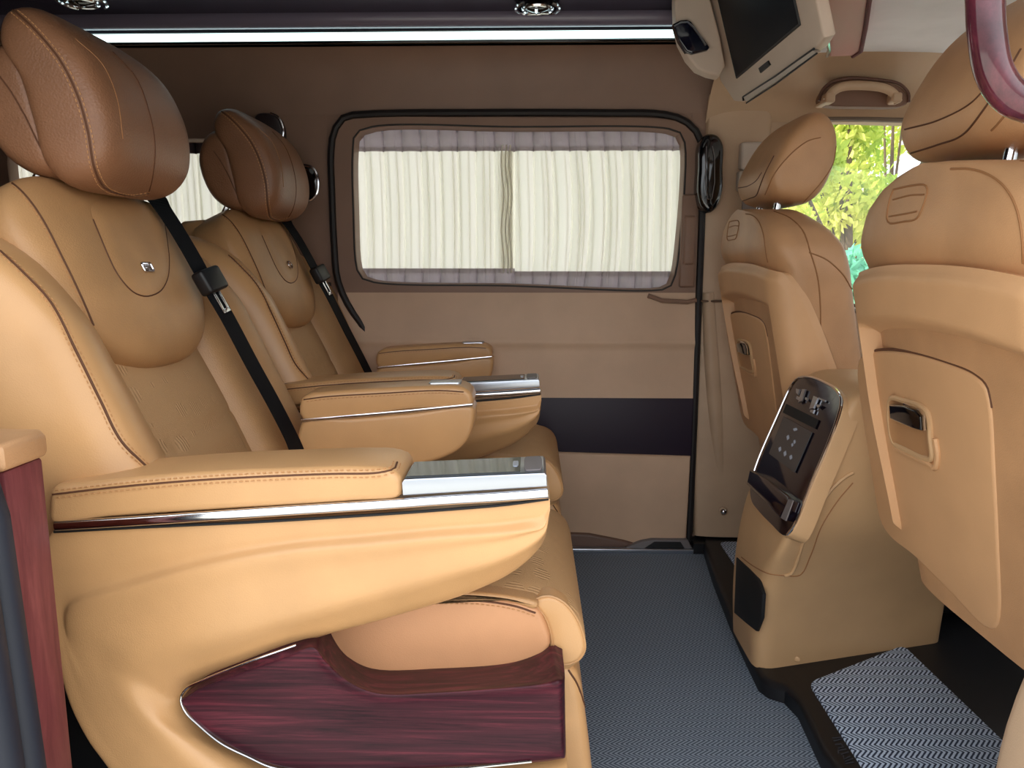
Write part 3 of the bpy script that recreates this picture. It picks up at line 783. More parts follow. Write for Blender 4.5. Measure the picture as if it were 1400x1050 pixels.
# --- far arm
YA0, YA1 = 1.335, 1.418
fp = [wy(px, py, YA0).xz for px, py in ((412, 573), (410, 548), (418, 540), (445, 536), (520, 531), (590, 528), (630, 529), (643, 537), (646, 553), (560, 561))]
mb = MB(); prism(mb, spl(fp, 70, True), lambda a, b, d: V((a, d, b)), YA0, YA1, .010, 5); fa = mb.build('arm_pad', TAN_SIDE, chair)
seamline(fa, bvh(fa), [(400, 549), (440, 543), (520, 538), (600, 534), (634, 536)], 30, .0011, SEAM, 1, 'seam')
bp_ = [wy(px, py, YA0).xz for px, py in ((413, 576), (480, 571), (560, 564), (646, 556), (648, 575), (643, 596), (630, 614), (605, 628), (560, 640), (500, 655), (420, 690))]
mb = MB(); prism(mb, spl(bp_, 70, True), lambda a, b, d: V((a, d, b)), YA0 + .001, YA1 - .002, .010, 4); mb.build('arm_body', TAN_SIDE, chair)
MB().tube([wy(px, py, YA0 + .001) for px, py in ((412, 575), (480, 569), (560, 562), (646, 553.5))], .0035, 8, .003).build('trim_strip', CHROME, chair)
q0 = wy(583, 529.6, YA0); q1 = wy(628, 528.6, YA0)
mb = MB(); prism(mb, rrect(q0.x, q1.x, YA0 + .022, YA0 + .062, .006), lambda a, b, d: V((a, b, q0.z + d + (a - q0.x) * (q1.z - q0.z) / (q1.x - q0.x))), -.004, .0042, .0015, 2); mb.build('arm_button', SATIN, chair)

# --- the second chair, towards the far wall
chair2 = copy_tree(chair); chair2.location.y += PITCH
chair2['label'] = 'tan leather captain chair against the curtained far side, behind the first chair'
for o in [x for x in bpy.data.objects if x.name.startswith('badge') and x.name.split('.')[0] in ('badge', 'badge_plate')]:
    r = o
    while r.parent: r = r.parent
    if r == chair2: bpy.data.objects.remove(o)
pad2 = [x for x in bpy.data.objects if x.name.startswith('badge_tongue') and x.parent and x.parent.parent == chair2][0]
rb = badge(chair, True); rb.parent = pad2

# --- seat belts
def belt_path(px, n): return [pb(a, b, n) for a, b in px]
def make_belt(label):
    root = T3('seat_belt', (-.6, 1.40, .75), label, 'seat belt', 'black lap and shoulder belts of the captain chairs')
    cl = [(206, 264, .040), (216, 276, .060), (238, 308, .072), (262, 348, .075), (284, 388, .077), (310, 432, .077), (345, 498, .077), (378, 558, .077), (402, 606, .077), (408, 622, .078)]
    P = spl([pb(a, b, n) for a, b, n in cl], 60); mb = MB(); rows = []
    for i, p in enumerate(P):
        t = (P[min(i + 1, 59)] - P[max(i - 1, 0)]).normalized(); side = (V((.15, 1, .1)) - t * V((.15, 1, .1)).dot(t)).normalized() * .021; nn = t.cross(side).normalized() * .0009
        rows.append([p - side - nn, p + side - nn, p + side + nn, p - side + nn])
    mb.rows(rows, closed=True, cap0=True, cap1=True); mb.build('webbing', BELT, root, False)
    c = pb(287, 383, .082); t = (pb(310, 432, .082) - pb(262, 348, .082)).normalized(); s = (V((.15, 1, .1)) - t * V((.15, 1, .1)).dot(t)).normalized(); n = t.cross(s)
    Mx = Matrix(((s.x, t.x, n.x, c.x), (s.y, t.y, n.y, c.y), (s.z, t.z, n.z, c.z), (0, 0, 0, 1)))
    bk = MB().box((-.030, -.020, -.012), (.030, .022, .012), .006, 3, Mx).build('latch_housing', BLACK, root)
    m2 = MB()
    for u in (-.012, .004): m2.box((u, .018, -.003), (u + .006, .058, .001), .001, 2, Mx)
    m2.box((-.012, .052, -.003), (.010, .060, .001), .001, 2, Mx); m2.build('latch_tongue', CHROME, root)
    return root
b1 = make_belt('black seat belt lying down the far bolster of the near captain chair')
b2 = copy_tree(b1); b2.location.y += PITCH; b2['label'] = 'black seat belt lying down the chair beside the curtained window'
# ------------------------------------------------------------------ front seats seen from behind
YF = .96; FPITCH = .83; HW = .235
def XB(z): return .5 + (.68 - z) * .21
def smooth(a, b, x):
    t = max(0, min(1, (x - a) / (b - a))); return t * t * (3 - 2 * t)
def interp(tab, x):
    for (a, b), (c, d) in zip(tab, tab[1:]):
        if x <= c: return b + (d - b) * (x - a) / (c - a)
    return tab[-1][1]
fs = T3('front_seat', (.6, YF, 0), 'tan front seat nearest the doorway, its large back panel closest to the camera', 'car seat', 'front seats seen from behind')
# leather body
hwt = [(.33, .20), (.5, .220), (.70, .228), (.80, .236), (.84, .228), (.88, .200), (.905, .150), (.918, .095), (.924, .04), (.9255, .004)]
rows = []
zs = [.33 + .45 * k / 16 for k in range(17)] + [.78 + (.9255 - .78) * math.sin(PI / 2 * k / 18) for k in range(1, 19)]
for z in zs:
    hw = interp(hwt, z); top = smooth(.80, .926, z)
    d0 = XB(z) + .014 - .012 * smooth(.79, .83, z) + .018 * top ** 2; d1 = XB(z) + .185 - .055 * top ** 2
    cx, hd_ = (d0 + d1) / 2, (d1 - d0) / 2; r = []
    for k in range(64):
        a = 2 * PI * k / 64; c, s = math.cos(a), math.sin(a); p = 2 / 4.2
        r.append(V((cx + hd_ * math.copysign(abs(c) ** p, c), YF + hw * math.copysign(abs(s) ** p, s), z)))
    rows.append(r)
mb = MB(); mb.rows(rows, closed=True, cap0=True, cap1=True); lb = mb.build('backrest', FRONT_L, fs)
# hard back shell with a recess
path = []
for k in range(12): path.append((-HW, .085 - .04 * k / 11))
for k in range(1, 9): a = PI / 2 * k / 9; path.append((-HW + .045 * (1 - math.cos(a)), .045 * (1 - math.sin(a))))
for k in range(61): path.append((-HW + .045 + (2 * HW - .09) * k / 60, 0.0))
for k in range(8, 0, -1): a = PI / 2 * k / 9; path.append((HW - .045 * (1 - math.cos(a)), .045 * (1 - math.sin(a))))
for k in range(11, -1, -1): path.append((HW, .085 - .04 * k / 11))
rows = []; NVV = 90
for w, dx in path:
    zt = .806 - .020 * (abs(w) / HW) ** 2.5 - .24 * max(0, (dx - .015) / .07) ** 1.6
    zb = .392; r = []
    nar = lambda z: 1 - .10 * smooth(.62, .36, z)
    for j in range(NVV):
        z = zb + (zt - zb) * j / (NVV - 1)
        bul = .012 * (1 - (w / HW) ** 2) * smooth(.40, .62, z)
        lip = .735 - .018 * w ** 2 / .04
        rec = .034 * smooth(lip + .006, lip - .020, z) * smooth(.212, .200, abs(w)) if dx == 0 else 0
        edge = .012 * smooth(zt - .02, zt, z) + .02 * smooth(zb + .025, zb, z)
        r.append(V((XB(z) - bul + dx + rec + edge, YF + w * nar(z), z)))
    r.append(V((XB(zt) + dx + .03, YF + w * .98, zt - .002)))
    r.insert(0, V((XB(zb) + dx + .05, YF + w * .87, zb + .004)))
    rows.append(r)
mb = MB(); mb.rows(rows); sh = mb.build('back_shell', FRONT_P, fs)
# pocket plate
PT = V((-.21, 0, 1)).normalized(); PN = V((-1, 0, -.21)).normalized(); PO = V((.5 + .024, 0, .68))
def pf(a, b, d): return PO + V((0, a, 0)) + PT * b + PN * d
def pq(px, py, d=.0):
    q = wpl(px, py, PO + PN * d, PN); return V((q.y, (q - PO).dot(PT)))
po = [pq(*q, .012) for q in ((1181, 484), (1205, 480), (1240, 483), (1290, 497), (1330, 514), (1346, 530), (1353, 560), (1358, 640), (1364, 760), (1366, 840), (1360, 860), (1345, 858), (1300, 812), (1250, 762), (1215, 733), (1203, 712), (1190, 640), (1177, 560), (1171, 510), (1173, 492))]
mb = MB(); prism(mb, spl(po, 90, True), pf, -.004, .012, .005, 4, (False, True)); pl = mb.build('pocket_plate', FRONT_P, fs)
MB().tube([pf(q.x, q.y + .0015, .0078) for q in spl(po[0:7], 50)], .0024, 8).build('plate_gap', SEAM, pl)
# latch cup in the plate
ho = [pq(*q, .016) for q in ((1216, 546), (1235, 549), (1256, 556), (1266, 566), (1270, 600), (1272, 626), (1262, 627), (1240, 617), (1221, 606), (1217, 596), (1214, 565))]
hs = spl(ho, 50, True)
mb = MB(); mb.tube([pf(q.x, q.y, .013) for q in hs], .0046, 8, closed=True); cup = mb.build('latch_cup', CONSOLEP, pl)
c0 = sum(hs, V((0, 0))) / 50
MB().rows([[pf(c0.x + (q.x - c0.x) * s, c0.y + (q.y - c0.y) * s, d) for q in hs] for s, d in ((.96, .0165), (.86, .0135), (.5, .0132), (.01, .0132))], closed=True).build('cup_floor', plain('cup_tan_shaded', (176, 130, 88), .5), cup)  # darker tan paints the shade inside the shallow cup
lo_ = [pq(*q, .018) for q in ((1220, 552), (1240, 554), (1257, 561), (1263, 569), (1264, 588), (1252, 585), (1221, 572))]
mb = MB(); prism(mb, lo_, pf, .014, .0235, .0025, 3); lt = mb.build('latch', GLOSS, cup)
mb = MB(); mb.tube([pf(pq(*q, .024).x, pq(*q, .024).y, .024) for q in ((1236, 552), (1257, 560), (1263, 568), (1264, 588))], .0017, 6); mb.build('latch_edge', CHROME, lt)
lp_ = [pq(*q, .016) for q in ((1222, 612), (1240, 622), (1268, 635), (1276, 640), (1279, 620), (1276, 600))]
mb = MB(); mb.tube([pf(q.x, q.y, .0125) for q in spl(lp_, 20)], .0045, 8); mb.build('cup_lip', FRONT_P, cup)
# stitched tag and seams on the leather
Bl = bvh(lb)
def tagline(px, name, m=FRONT_L, r=.0016, closed=False):
    t = trace(Bl, px, 40, .0003, closed)
    if len(t) > 3: MB().tube([q for q, _ in t], r, 6).build(name, m, lb)
tagline([(1222, 259), (1245, 254), (1264, 253), (1268, 258), (1261, 285), (1253, 299), (1235, 303), (1216, 305), (1213, 300), (1217, 272), (1222, 259)], 'airbag_tag_outline', SEAM2, .0013)
tagline([(1221, 273), (1245, 267), (1264, 266)], 'airbag_tag_line', SEAM2, .0011)
tagline([(1216, 296), (1235, 293), (1254, 289)], 'airbag_tag_line', SEAM2, .0011)
seamline(lb, Bl, [(1300, 231), (1325, 231), (1350, 238), (1372, 254), (1388, 280), (1397, 320), (1399, 360)], 30, .0013, SEAM2, 0, 'seam')
# seams seen on the far copy: sighted one pitch nearer so that the copy carries them
def seam_far(px, r=.0014):
    B = BVHTree.FromPolygons([v.co + origin(lb) + V((0, FPITCH, 0)) for v in lb.data.vertices], [tuple(p.vertices) for p in lb.data.polygons])
    t = trace(B, px, 40, .0003)
    if len(t) > 3: MB().tube([q - V((0, FPITCH, 0)) for q, _ in t], r, 6).build('seam', SEAM2, lb)
seam_far([(1058, 289), (1080, 298), (1098, 316), (1108, 345), (1118, 380), (1122, 430), (1120, 500)])
seam_far([(1106, 345), (1130, 355), (1152, 375), (1164, 395)])
# headrest
hp2 = [(.497, .985), (.522, 1.05), (.556, 1.098), (.590, 1.122), (.620, 1.120), (.642, 1.092), (.650, 1.05), (.642, 1.00), (.622, .955), (.594, .932), (.545, .934), (.512, .948)]
mb = MB(); profloft(mb, [V(p) for p in hp2], YF + .02, .138, .34, 36, 70, (.575, 1.02)); fh = mb.build('headrest', FRONT_L, fs)
Bf = bvh(fh)
seamline(fh, Bf, [(1237, 177), (1281, 165), (1326, 142), (1350, 118)], 30, .0011, SEAM, 0, 'seam')
seamline(fh, Bf, [(1240, 211), (1281, 198), (1315, 185), (1345, 150), (1372, 108), (1396, 67)], 40, .0013, SEAM, 0, 'seam')
for dy in (-.06, .075): MB().tube([V((.535, YF + .01 + dy, .88)), V((.542, YF + .01 + dy, .935)), V((.558, YF + .01 + dy, .99))], .0075, 10).build('headrest_post', CHROME, fs)
# base under the seat
MB().box((.62, YF - .20, .34), (1.14, YF + .20, .45), .03).build('seat_cushion', FRONT_L, fs)
MB().box((.80, YF - .20, .05), (1.15, YF + .20, .345), .015).box((.86, YF - .17, .034), (1.2, YF - .13, .075), .005).box((.86, YF + .13, .034), (1.2, YF + .17, .075), .005).build('seat_frame', BLACK, fs)
lb_keep = lb; lb = fh
seam_far([(1046, 266), (1060, 236), (1084, 208), (1106, 192), (1122, 188)], .0012)
seam_far([(1143, 200), (1138, 225), (1122, 250), (1098, 277)], .0012)
lb = lb_keep
fs2 = copy_tree(fs); fs2.location.y += FPITCH
fs2['label'] = 'tan front seat beyond the centre console, against the bright side window'

# ------------------------------------------------------------------ centre console between them
cc = T3('center_console', (.6, 1.47, .034), 'tan floor console between the front seats with a dark control panel', 'console')
sec = [(.030, .436, 1.378, 1.57, .85, 1.50, 1.545), (.12, .431, 1.370, 1.57, .85, 1.49, 1.54), (.22, .434, 1.348, 1.57, .84, 1.45, 1.535), (.335, .4495, 1.292, 1.56, .81, 1.38, 1.51), (.39, .4705, 1.284, 1.555, .80, 1.35, 1.50), (.45, .4935, 1.278, 1.55, .79, 1.33, 1.49), (.545, .530, 1.284, 1.545, .77, 1.31, 1.48), (.580, .5445, 1.288, 1.54, .76, 1.31, 1.478), (.596, .568, 1.308, 1.53, .75, 1.325, 1.47), (.602, .60, 1.34, 1.51, .73, 1.345, 1.46)]
secd = tracks([[V((s[0], s[1], s[2])) for s in sec], [V((s[3], s[4], s[5])) for s in sec], [V((s[6], 0, 0)) for s in sec]], 46, 3)
def csec(z, xf, yn, yf, xb, ynb, yfb):
    r = .035; out = []
    def corner(c, a, b, rr):
        c, a, b = V(c), V(a), V(b); u = (a - c).normalized(); w = (b - c).normalized(); k = 7
        p0, p1 = c + u * rr, c + w * rr
        for i in range(k + 1):
            t = i / k; out.append(p0 * (1 - t) ** 2 + c * 2 * t * (1 - t) + p1 * t * t)
    A, B_, C_, D_ = (xf, yf), (xf, yn), (xb, ynb), (xb, yfb)
    corner(A, D_, B_, .03); corner(B_, A, C_, .046 - .028 * smooth(.22, .31, z))
    for i in range(1, 8): out.append(V(B_).lerp(V(C_), .2 + .7 * i / 8))
    corner(C_, B_, D_, .02); corner(D_, C_, A, .02)
    return [V((p.x, p.y, z)) for p in out]
P9 = splu([V((s[0], s[1], s[2])) for s in sec], 50); Q9 = splu([V((s[3], s[4], s[5])) for s in sec], 50); R9 = splu([V((s[6], 0, 0)) for s in sec], 50)
mb = MB(); mb.rows([csec(p.x, p.y, p.z, q.x, q.y, q.z, r.x) for p, q, r in zip(P9, Q9, R9)], closed=True, cap1=True); cb = mb.build('console_body', CONSOLEP, cc)
Bc = bvh(cb)
for px, nm in (([(1014, 762), (1030, 774), (1050, 784), (1072, 787)], 'panel_joint'), ([(1072, 787), (1082, 783), (1103, 728), (1134, 672), (1155, 652), (1166, 646)], 'side_rib'), ([(1072, 787), (1094, 786), (1108, 760), (1123, 720), (1145, 685), (1166, 660)], 'panel_joint')):
    t = trace(Bc, px, 40, .0002)
    if len(t) > 3: MB().tube([q for q, _ in t], .0035 if nm == 'side_rib' else .0012, 6).build(nm, CONSOLEP if nm == 'side_rib' else SEAM2, cc)
t = trace(Bc, [(1089, 901), (1090, 902)], 2)
if t:
    m = MB(); c = t[0][0]; m.rows([[c + t[0][1] * h + V((.5, -.2, 0)).normalized() * (r_ * math.cos(a * PI / 6)) + V((0, 0, 1)) * (r_ * math.sin(a * PI / 6)) for a in range(12)] for r_, h in ((.006, 0), (.0055, .002), (.003, .0032), (.0001, .0036))], closed=True); m.build('trim_button', CONSOLEP, cc)
# vent
vo_ = [wx(px, py, .431) for px, py in ((1007, 762), (1024, 778), (1036, 791), (1043, 812), (1041, 845), (1034, 863), (1020, 852), (1004, 838))]
mb = MB(); prism(mb, [V((p.y, p.z)) for p in vo_], lambda a, b, d: V((.4335 - d, a, b)), -.004, .0035, .002, 2); mb.build('air_vent', BLACKM, cc)
# control panel
CT = V((.089, 0, .232)).normalized(); CN = V((-CT.z, 0, CT.x)); CO = V((.448, 0, .335)) + CN * .0045
def cf(a, b, d): return CO + V((0, a, 0)) + CT * b + CN * d
def cq(px, py, d=.006):
    q = wpl(px, py, CO + CN * d, CN); return V((q.y, (q - CO).dot(CT)))
pol = [cq(*q) for q in ((1081, 525), (1090, 516), (1105, 515), (1125, 522), (1142, 534), (1149, 547), (1144, 570), (1128, 610), (1106, 662), (1084, 716), (1077, 728), (1069, 731), (1052, 716), (1034, 697), (1025, 683), (1024, 662), (1036, 625), (1060, 570))]
pbz = spl(pol, 90, True); pbc = sum(pbz, V((0, 0))) / 90
mb = MB(); prism(mb, [pbc + (q - pbc) * 1.012 for q in pbz], cf, -.03, .001, .003, 4, (False, True)); mb.build('panel_bezel', CONSOLEP, cc)
mb = MB(); prism(mb, pbz, cf, -.001, .0035, .002, 3, (False, True)); cp_ = mb.build('control_panel', GLOSSP, cc)
MB().tube([cf(q.x, q.y, .003) for q in spl([cq(*q) for q in ((1024, 660), (1036, 625), (1060, 570), (1081, 525), (1090, 516), (1105, 515), (1125, 522), (1142, 534), (1148, 548), (1143, 570), (1128, 610), (1106, 662), (1084, 716), (1074, 730))], 70)], .0026, 8).build('chrome_edge', CHROME, cp_)
def cquad(pts, name, m, d=.0068, th=.001, par=None):
    mb = MB(); prism(mb, [cq(*q, d) for q in pts], cf, d - th, d, .0003, 1, (False, True)); return mb.build(name, m, par or cp_)
scr = cquad(((1071, 569), (1110, 591), (1086, 646), (1051, 620)), 'touch_screen', ICONG, .0072, .0014)
mbi = MB()
for x, y, w_, h_ in ((1087, 587, 3, 2.2), (1077, 598, 1.8, 3.6), (1086, 604, 1.4, 3), (1083, 608, 1.3, 2.6), (1066, 614, 1.8, 3.6), (1073, 620, 1.9, 3.8), (1081, 625, 1.9, 3.4)):
    q = [cq(x - w_, y - h_ * .4, .0078), cq(x + w_ * .6, y - h_, .0078), cq(x + w_, y + h_ * .4, .0078), cq(x - w_ * .6, y + h_, .0078)]
    prism(mbi, q, cf, .0072, .0078, .0001, 1, (False, True))
mbi.build('screen_icon', ICON, scr)
cquad(((1075, 552), (1119, 574), (1114, 586), (1070, 564)), 'panel_recess', BLACKM, .0068)
mbk = MB()
for pts in (((1088, 531), (1093, 532), (1091, 540), (1088, 537)), ((1096, 532), (1101, 532), (1096, 548), (1091, 550)), ((1089, 541), (1093, 543), (1091, 547), (1088, 545)), ((1101, 543), (1104, 544), (1103, 548), (1100, 546)), ((1112, 541), (1118, 544), (1112, 558), (1106, 559)), ((1119, 543), (1128, 547), (1127, 549), (1120, 546)), ((1114, 552), (1123, 554), (1118, 558)), ((1108, 560), (1113, 560), (1111, 565), (1107, 563))):
    prism(mbk, [cq(*q, .009) for q in pts], cf, .006, .009, .0005, 1, (False, True))
mbk.build('control_switch', SATIN, cp_)
mb = MB(); lq = [cq(*q, .02) for q in ((1027, 642), (1050, 655), (1079, 678), (1083, 684), (1078, 697), (1067, 708), (1050, 690), (1022, 663))]
prism(mb, lq, cf, .0, .024, .006, 3, (False, True)); mb.build('cup_tray', GLOSSP, cp_)
cquad(((1078, 682), (1084, 684), (1074, 712), (1067, 708)), 'tray_edge', GREYD, .0265, .002)
# ------------------------------------------------------------------ floor mats on the step
def mat(px, label, z=.034):
    q = [wz(a, b, z).xy for a, b in px] if isinstance(px[0][0], (int, float)) and px[0][0] > 10 else [V(p) for p in px]
    # round the corners
    out = []
    for i in range(len(q)):
        a, b, c = q[i - 1], q[i], q[(i + 1) % len(q)]; r_ = .022
        p0 = b + (a - b).normalized() * r_; p1 = b + (c - b).normalized() * r_
        for k in range(6): t_ = k / 5; out.append(p0 * (1 - t_) ** 2 + b * 2 * t_ * (1 - t_) + p1 * t_ * t_)
    cen = sum(out, V((0, 0))) / len(out)
    o = MB(); prism(o, out, lambda a, b, d: V((a, b, d)), z - .002, z + .004, .002, 2, (False, True)); ob = o.build('floor_mat', MATM, None)
    return tag(ob, label, 'mat', 'herringbone mats on the black step')
mat([(1105, 935), (1235, 884), (1420, 1062), (1420, 1140), (1235, 1140)], 'blue and white herringbone mat set in the black step below the near front seat')
mat([(.53, 1.80), (.53, 2.06), (.78, 2.06), (.78, 1.80)], 'dim blue mat on the step past the console, by the far pillar')
# ------------------------------------------------------------------ curtains
def curtain(name, x0, x1, ztop, zbot, n, label, group, lean=0, bands=(.06, .055), seed=1, hd=CURTH, yb=2.172, gather=0):
    rnd = random.Random(seed); root = T3(name, ((x0 + x1) / 2, yb, zbot), label, 'curtain', group)
    ph = [rnd.uniform(-1, 1) for _ in range(40)]; N = n * 40
    def off(u, v):          # u along the width, v 0 top .. 1 bottom
        uu = u + .012 * math.sin(v * 2.2 + ph[0]) * lean * 0
        k = u * n; f = k - math.floor(k); i = int(k) % 40
        g = ph[i]; w = min(f, 1 - f)
        tuck = math.exp(-(w / .035) ** 2)                          # stitched tuck, a narrow valley
        belly = (1 - (2 * abs(f - .5)) ** 2.2)
        mid = math.sin(PI * min(1, max(0, v)))
        c1 = .32 + .16 * g + .22 * lean * (v - .4); c2 = .70 + .12 * ph[(i + 9) % 40] + .18 * lean * (v - .4)
        folds = math.exp(-((f - c1) / .035) ** 2) * (.55 + .45 * ph[(i + 3) % 40]) + math.exp(-((f - c2) / .03) ** 2) * (.5 + .5 * ph[(i + 5) % 40])
        return -.009 * belly + .010 * tuck + .0055 * folds * mid
    def pt(u, v, lift=0):
        x = x0 + (x1 - x0) * u; sk = lean * .018 * (math.sin(PI * v)) * math.sin(PI * min(1, u * 1.3))
        return V((x + sk, yb + off(u, v) - lift, ztop + (zbot - ztop) * v))
    def part(nm, v0, v1, m, lift, nv):
        mb = MB(); mb.rows([[pt(i / N, v0 + (v1 - v0) * j / nv, lift) for i in range(N + 1)] for j in range(nv + 1)]); strips(mb, v0, v1, nv, 1 if nv > 8 else 0, lift); return mb.build(nm, m, root)
    H = ztop - zbot
    def strips(mb, v0, v1, nv, which, lift):
        for k in range(n + 1):
            i = k % 40
            for c, w in ([(0, .0044)] if which == 0 else [(0, .0044), (.32 + .16 * ph[i], .0022 + .0010 * ph[(i + 3) % 40]), (.70 + .12 * ph[(i + 9) % 40], .0020 + .0010 * ph[(i + 5) % 40])]):
                sl_ = .22 if c and c < .5 else (.18 if c else 0)
                rows = []
                for j in range(nv + 1):
                    v = v0 + (v1 - v0) * j / nv; u = (k + c + sl_ * lean * (v - .4)) / n
                    if u > 1 or u < 0: break
                    p = pt(u, v, lift); g = w * (1 if not c else math.sin(PI * min(1, max(.02, v))) ** .5)
                    rows.append([p + V((-g, .003, 0)), p + V((0, .0012, 0)), p + V((g, .003, 0))])
                if len(rows) > 1: mb.rows(rows)
    part('drape', bands[0] * .8 / H, 1 - bands[1] * .8 / H, CURT, 0, 16)
    part('header_band', 0, bands[0] / H, hd, .0025, 4); part('hem_band', 1 - bands[1] / H, 1, hd, .0025, 4)
    MB().tube([V((x0, yb + .004, ztop - .012)), V((x1, yb + .004, ztop - .012))], .003, 6).build('rod', SATIN, root)
    if gather:
        mb = MB(); mb.rows([[V((x1 - gather + gather * i / 60, yb - .006 + .004 * math.sin(i / 60 * PI * 9), ztop - bands[0] + (zbot + bands[1] - ztop + bands[0]) * j / 12)) for i in range(61)] for j in range(13)])
        for c in (.2, .5, .85): mb.tube([V((x1 - gather * c - .004 * math.sin(j), yb - .011, ztop - .05 - (ztop - zbot - .1) * j / 12)) for j in range(13)], .0022, 6)
        mb.build('gathered_edge', CURT, root)
    return root
zt_, zb_ = 1.172, .722
xm = wy(703, 280, 2.172).x
curtain('curtain', -.508, xm - .003, zt_, zb_ + .006, 9, 'cream pleated curtain half with grey bands, on the captain chair side of the window', 'curtains of the sliding door window', .3, (.066, .062), 3, gather=.034)
curtain('curtain', xm + .002, .435, zt_, zb_ - .006, 10, 'cream pleated curtain half with grey bands, beside the black pillar handle', 'curtains of the sliding door window', .9, (.066, .066), 8)
curtain('curtain', -1.45, -.78, 1.16, .71, 14, 'cream curtain with a dark top band at the rear side window, partly behind the headrests', 'rear window curtain', .3, (.058, .05), 5, plain('dark_curtain_band', (66, 52, 60), .8))
# gathered bundle where the two halves meet
# ------------------------------------------------------------------ fittings on the far side
def slab(pts, y0, y1, r, closed=40):
    mb = MB(); prism(mb, spl([V(p) for p in pts], closed, True), lambda a, b, d: V((a, d, b)), y0, y1, r, 3, (False, True)); return mb
ph_ = [wy(px, py, 2.06).xz for px, py in ((965, 184), (980, 184), (989, 196), (989, 230), (988, 264), (979, 285), (970, 291), (960, 285), (954, 266), (955, 230), (957, 198))]
o = T3('pillar_handle', (.47, 2.10, .98), 'glossy black grip on the far pillar beside the curtained window', 'handle')
slab(ph_, 2.105, 2.055, .014, 60).build('grip', GLOSS, o)
MB().tube([wy(px, py, 2.052) for px, py in ((966, 200), (965, 225), (965, 255), (968, 272), (973, 272), (977, 250), (977, 215), (974, 200))], .0012, 6).build('edge_line', GREYD, o)
o = T3('belt_anchor', (.6, 2.09, 1.0), 'light grey seat belt height adjuster on the pillar behind the far headrest', 'belt anchor')
mb = MB().box((.545, 2.07, 1.045), (.645, 2.105, 1.115), .008); mb.build('cover', GREYP, o)
mb = MB().box((.54, 2.062, .99), (.64, 2.10, 1.042), .008); mb.build('slider', GREYP, o)
MB().box((.552, 2.066, .80), (.596, 2.070, .992), .001).build('webbing', plain('grey_webbing', (120, 112, 108), .7), o)
sc_ = wy(989, 699, 2.085); o = T3('trim_stud', sc_, 'small shiny round stud low on the far pillar by the step', 'stud')
mb = MB(); mb.rows([[V((sc_.x + r_ * math.cos(a * PI / 8), sc_.y - h_, sc_.z + r_ * math.sin(a * PI / 8))) for a in range(16)] for r_, h_ in ((.012, -.004), (.012, .001), (.009, .004))], closed=True); mb.build('rim', PILLAR, o)
mb = MB(); mb.rows([[V((sc_.x + r_ * math.cos(a * PI / 8), sc_.y - h_, sc_.z + r_ * math.sin(a * PI / 8))) for a in range(16)] for r_, h_ in ((.009, .003), (.007, .008), (.003, .010), (.0002, .0105))], closed=True); mb.build('head', CHROME, o)
# controls on the quarter panel
o = T3('wall_control', (-.62, 2.11, 1.01), 'black control with a chrome frame on the wall beside the far headrest', 'wall control')
cp0 = [V((p[0] + .018, p[1])) for p in ((-.668, .985), (-.655, .972), (-.612, .972), (-.592, .992), (-.590, 1.035), (-.603, 1.058), (-.655, 1.060), (-.668, 1.048))]
mb = MB(); prism(mb, cp0, lambda a, b, d: V((a, d, b)), 2.122, 2.108, .003, 2, (False, True)); mb.build('face', GLOSS, o)
MB().tube([V((p.x, 2.108, p.y)) for p in spl(cp0, 40, True)], .0045, 8, closed=True).build('frame', CHROME, o)
o = T3('coat_hook', (-.68, 2.10, 1.15), 'dark coat hook with a silver rim high on the wall above the far headrest', 'hook')
ck0 = [V((p[0] + .014, p[1])) for p in ((-.74, 1.12), (-.70, 1.115), (-.672, 1.125), (-.668, 1.155), (-.680, 1.185), (-.70, 1.195), (-.74, 1.19))]
mb = MB(); prism(mb, spl(ck0, 40, True), lambda a, b, d: V((a, d, b)), 2.122, 2.092, .008, 3, (False, True)); mb.build('body', plain('dark_hook', (52, 42, 42), .3), o)
MB().tube([V((p.x, 2.096, p.y)) for p in spl(ck0[2:6], 20)], .0035, 8).build('rim', CHROME, o)
# grab handle above the far front door
o = T3('grab_handle', (.84, 2.06, 1.23), 'tan grab handle above the far front door window', 'handle')
mb = MB(); mb.tube(spl([wy(px, py, 1.995) for px, py in ((1131, 138), (1138, 126), (1150, 119), (1180, 117), (1210, 121), (1222, 128), (1228, 140))], 40), .011, 10, .008); mb.build('grip', PILLAR, o)
for px in (1134, 1225):
    a = wy(px, 134, 1.995); MB().box((a.x - .012, 1.985, a.z - .012), (a.x + .012, 2.06, a.z + .012), .005).build('mount', PILLAR, o)
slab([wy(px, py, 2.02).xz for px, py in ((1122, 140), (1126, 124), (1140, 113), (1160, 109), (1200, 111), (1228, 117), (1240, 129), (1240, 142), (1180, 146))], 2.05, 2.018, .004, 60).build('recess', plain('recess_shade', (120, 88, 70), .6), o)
MB().tube(spl([wy(px, py, 2.016) for px, py in ((1120, 138), (1124, 124), (1138, 112), (1160, 107), (1200, 109), (1230, 115), (1242, 128), (1242, 140))], 40), .004, 8).build('recess_edge', plain('recess_brown', (96, 66, 54), .6), o)
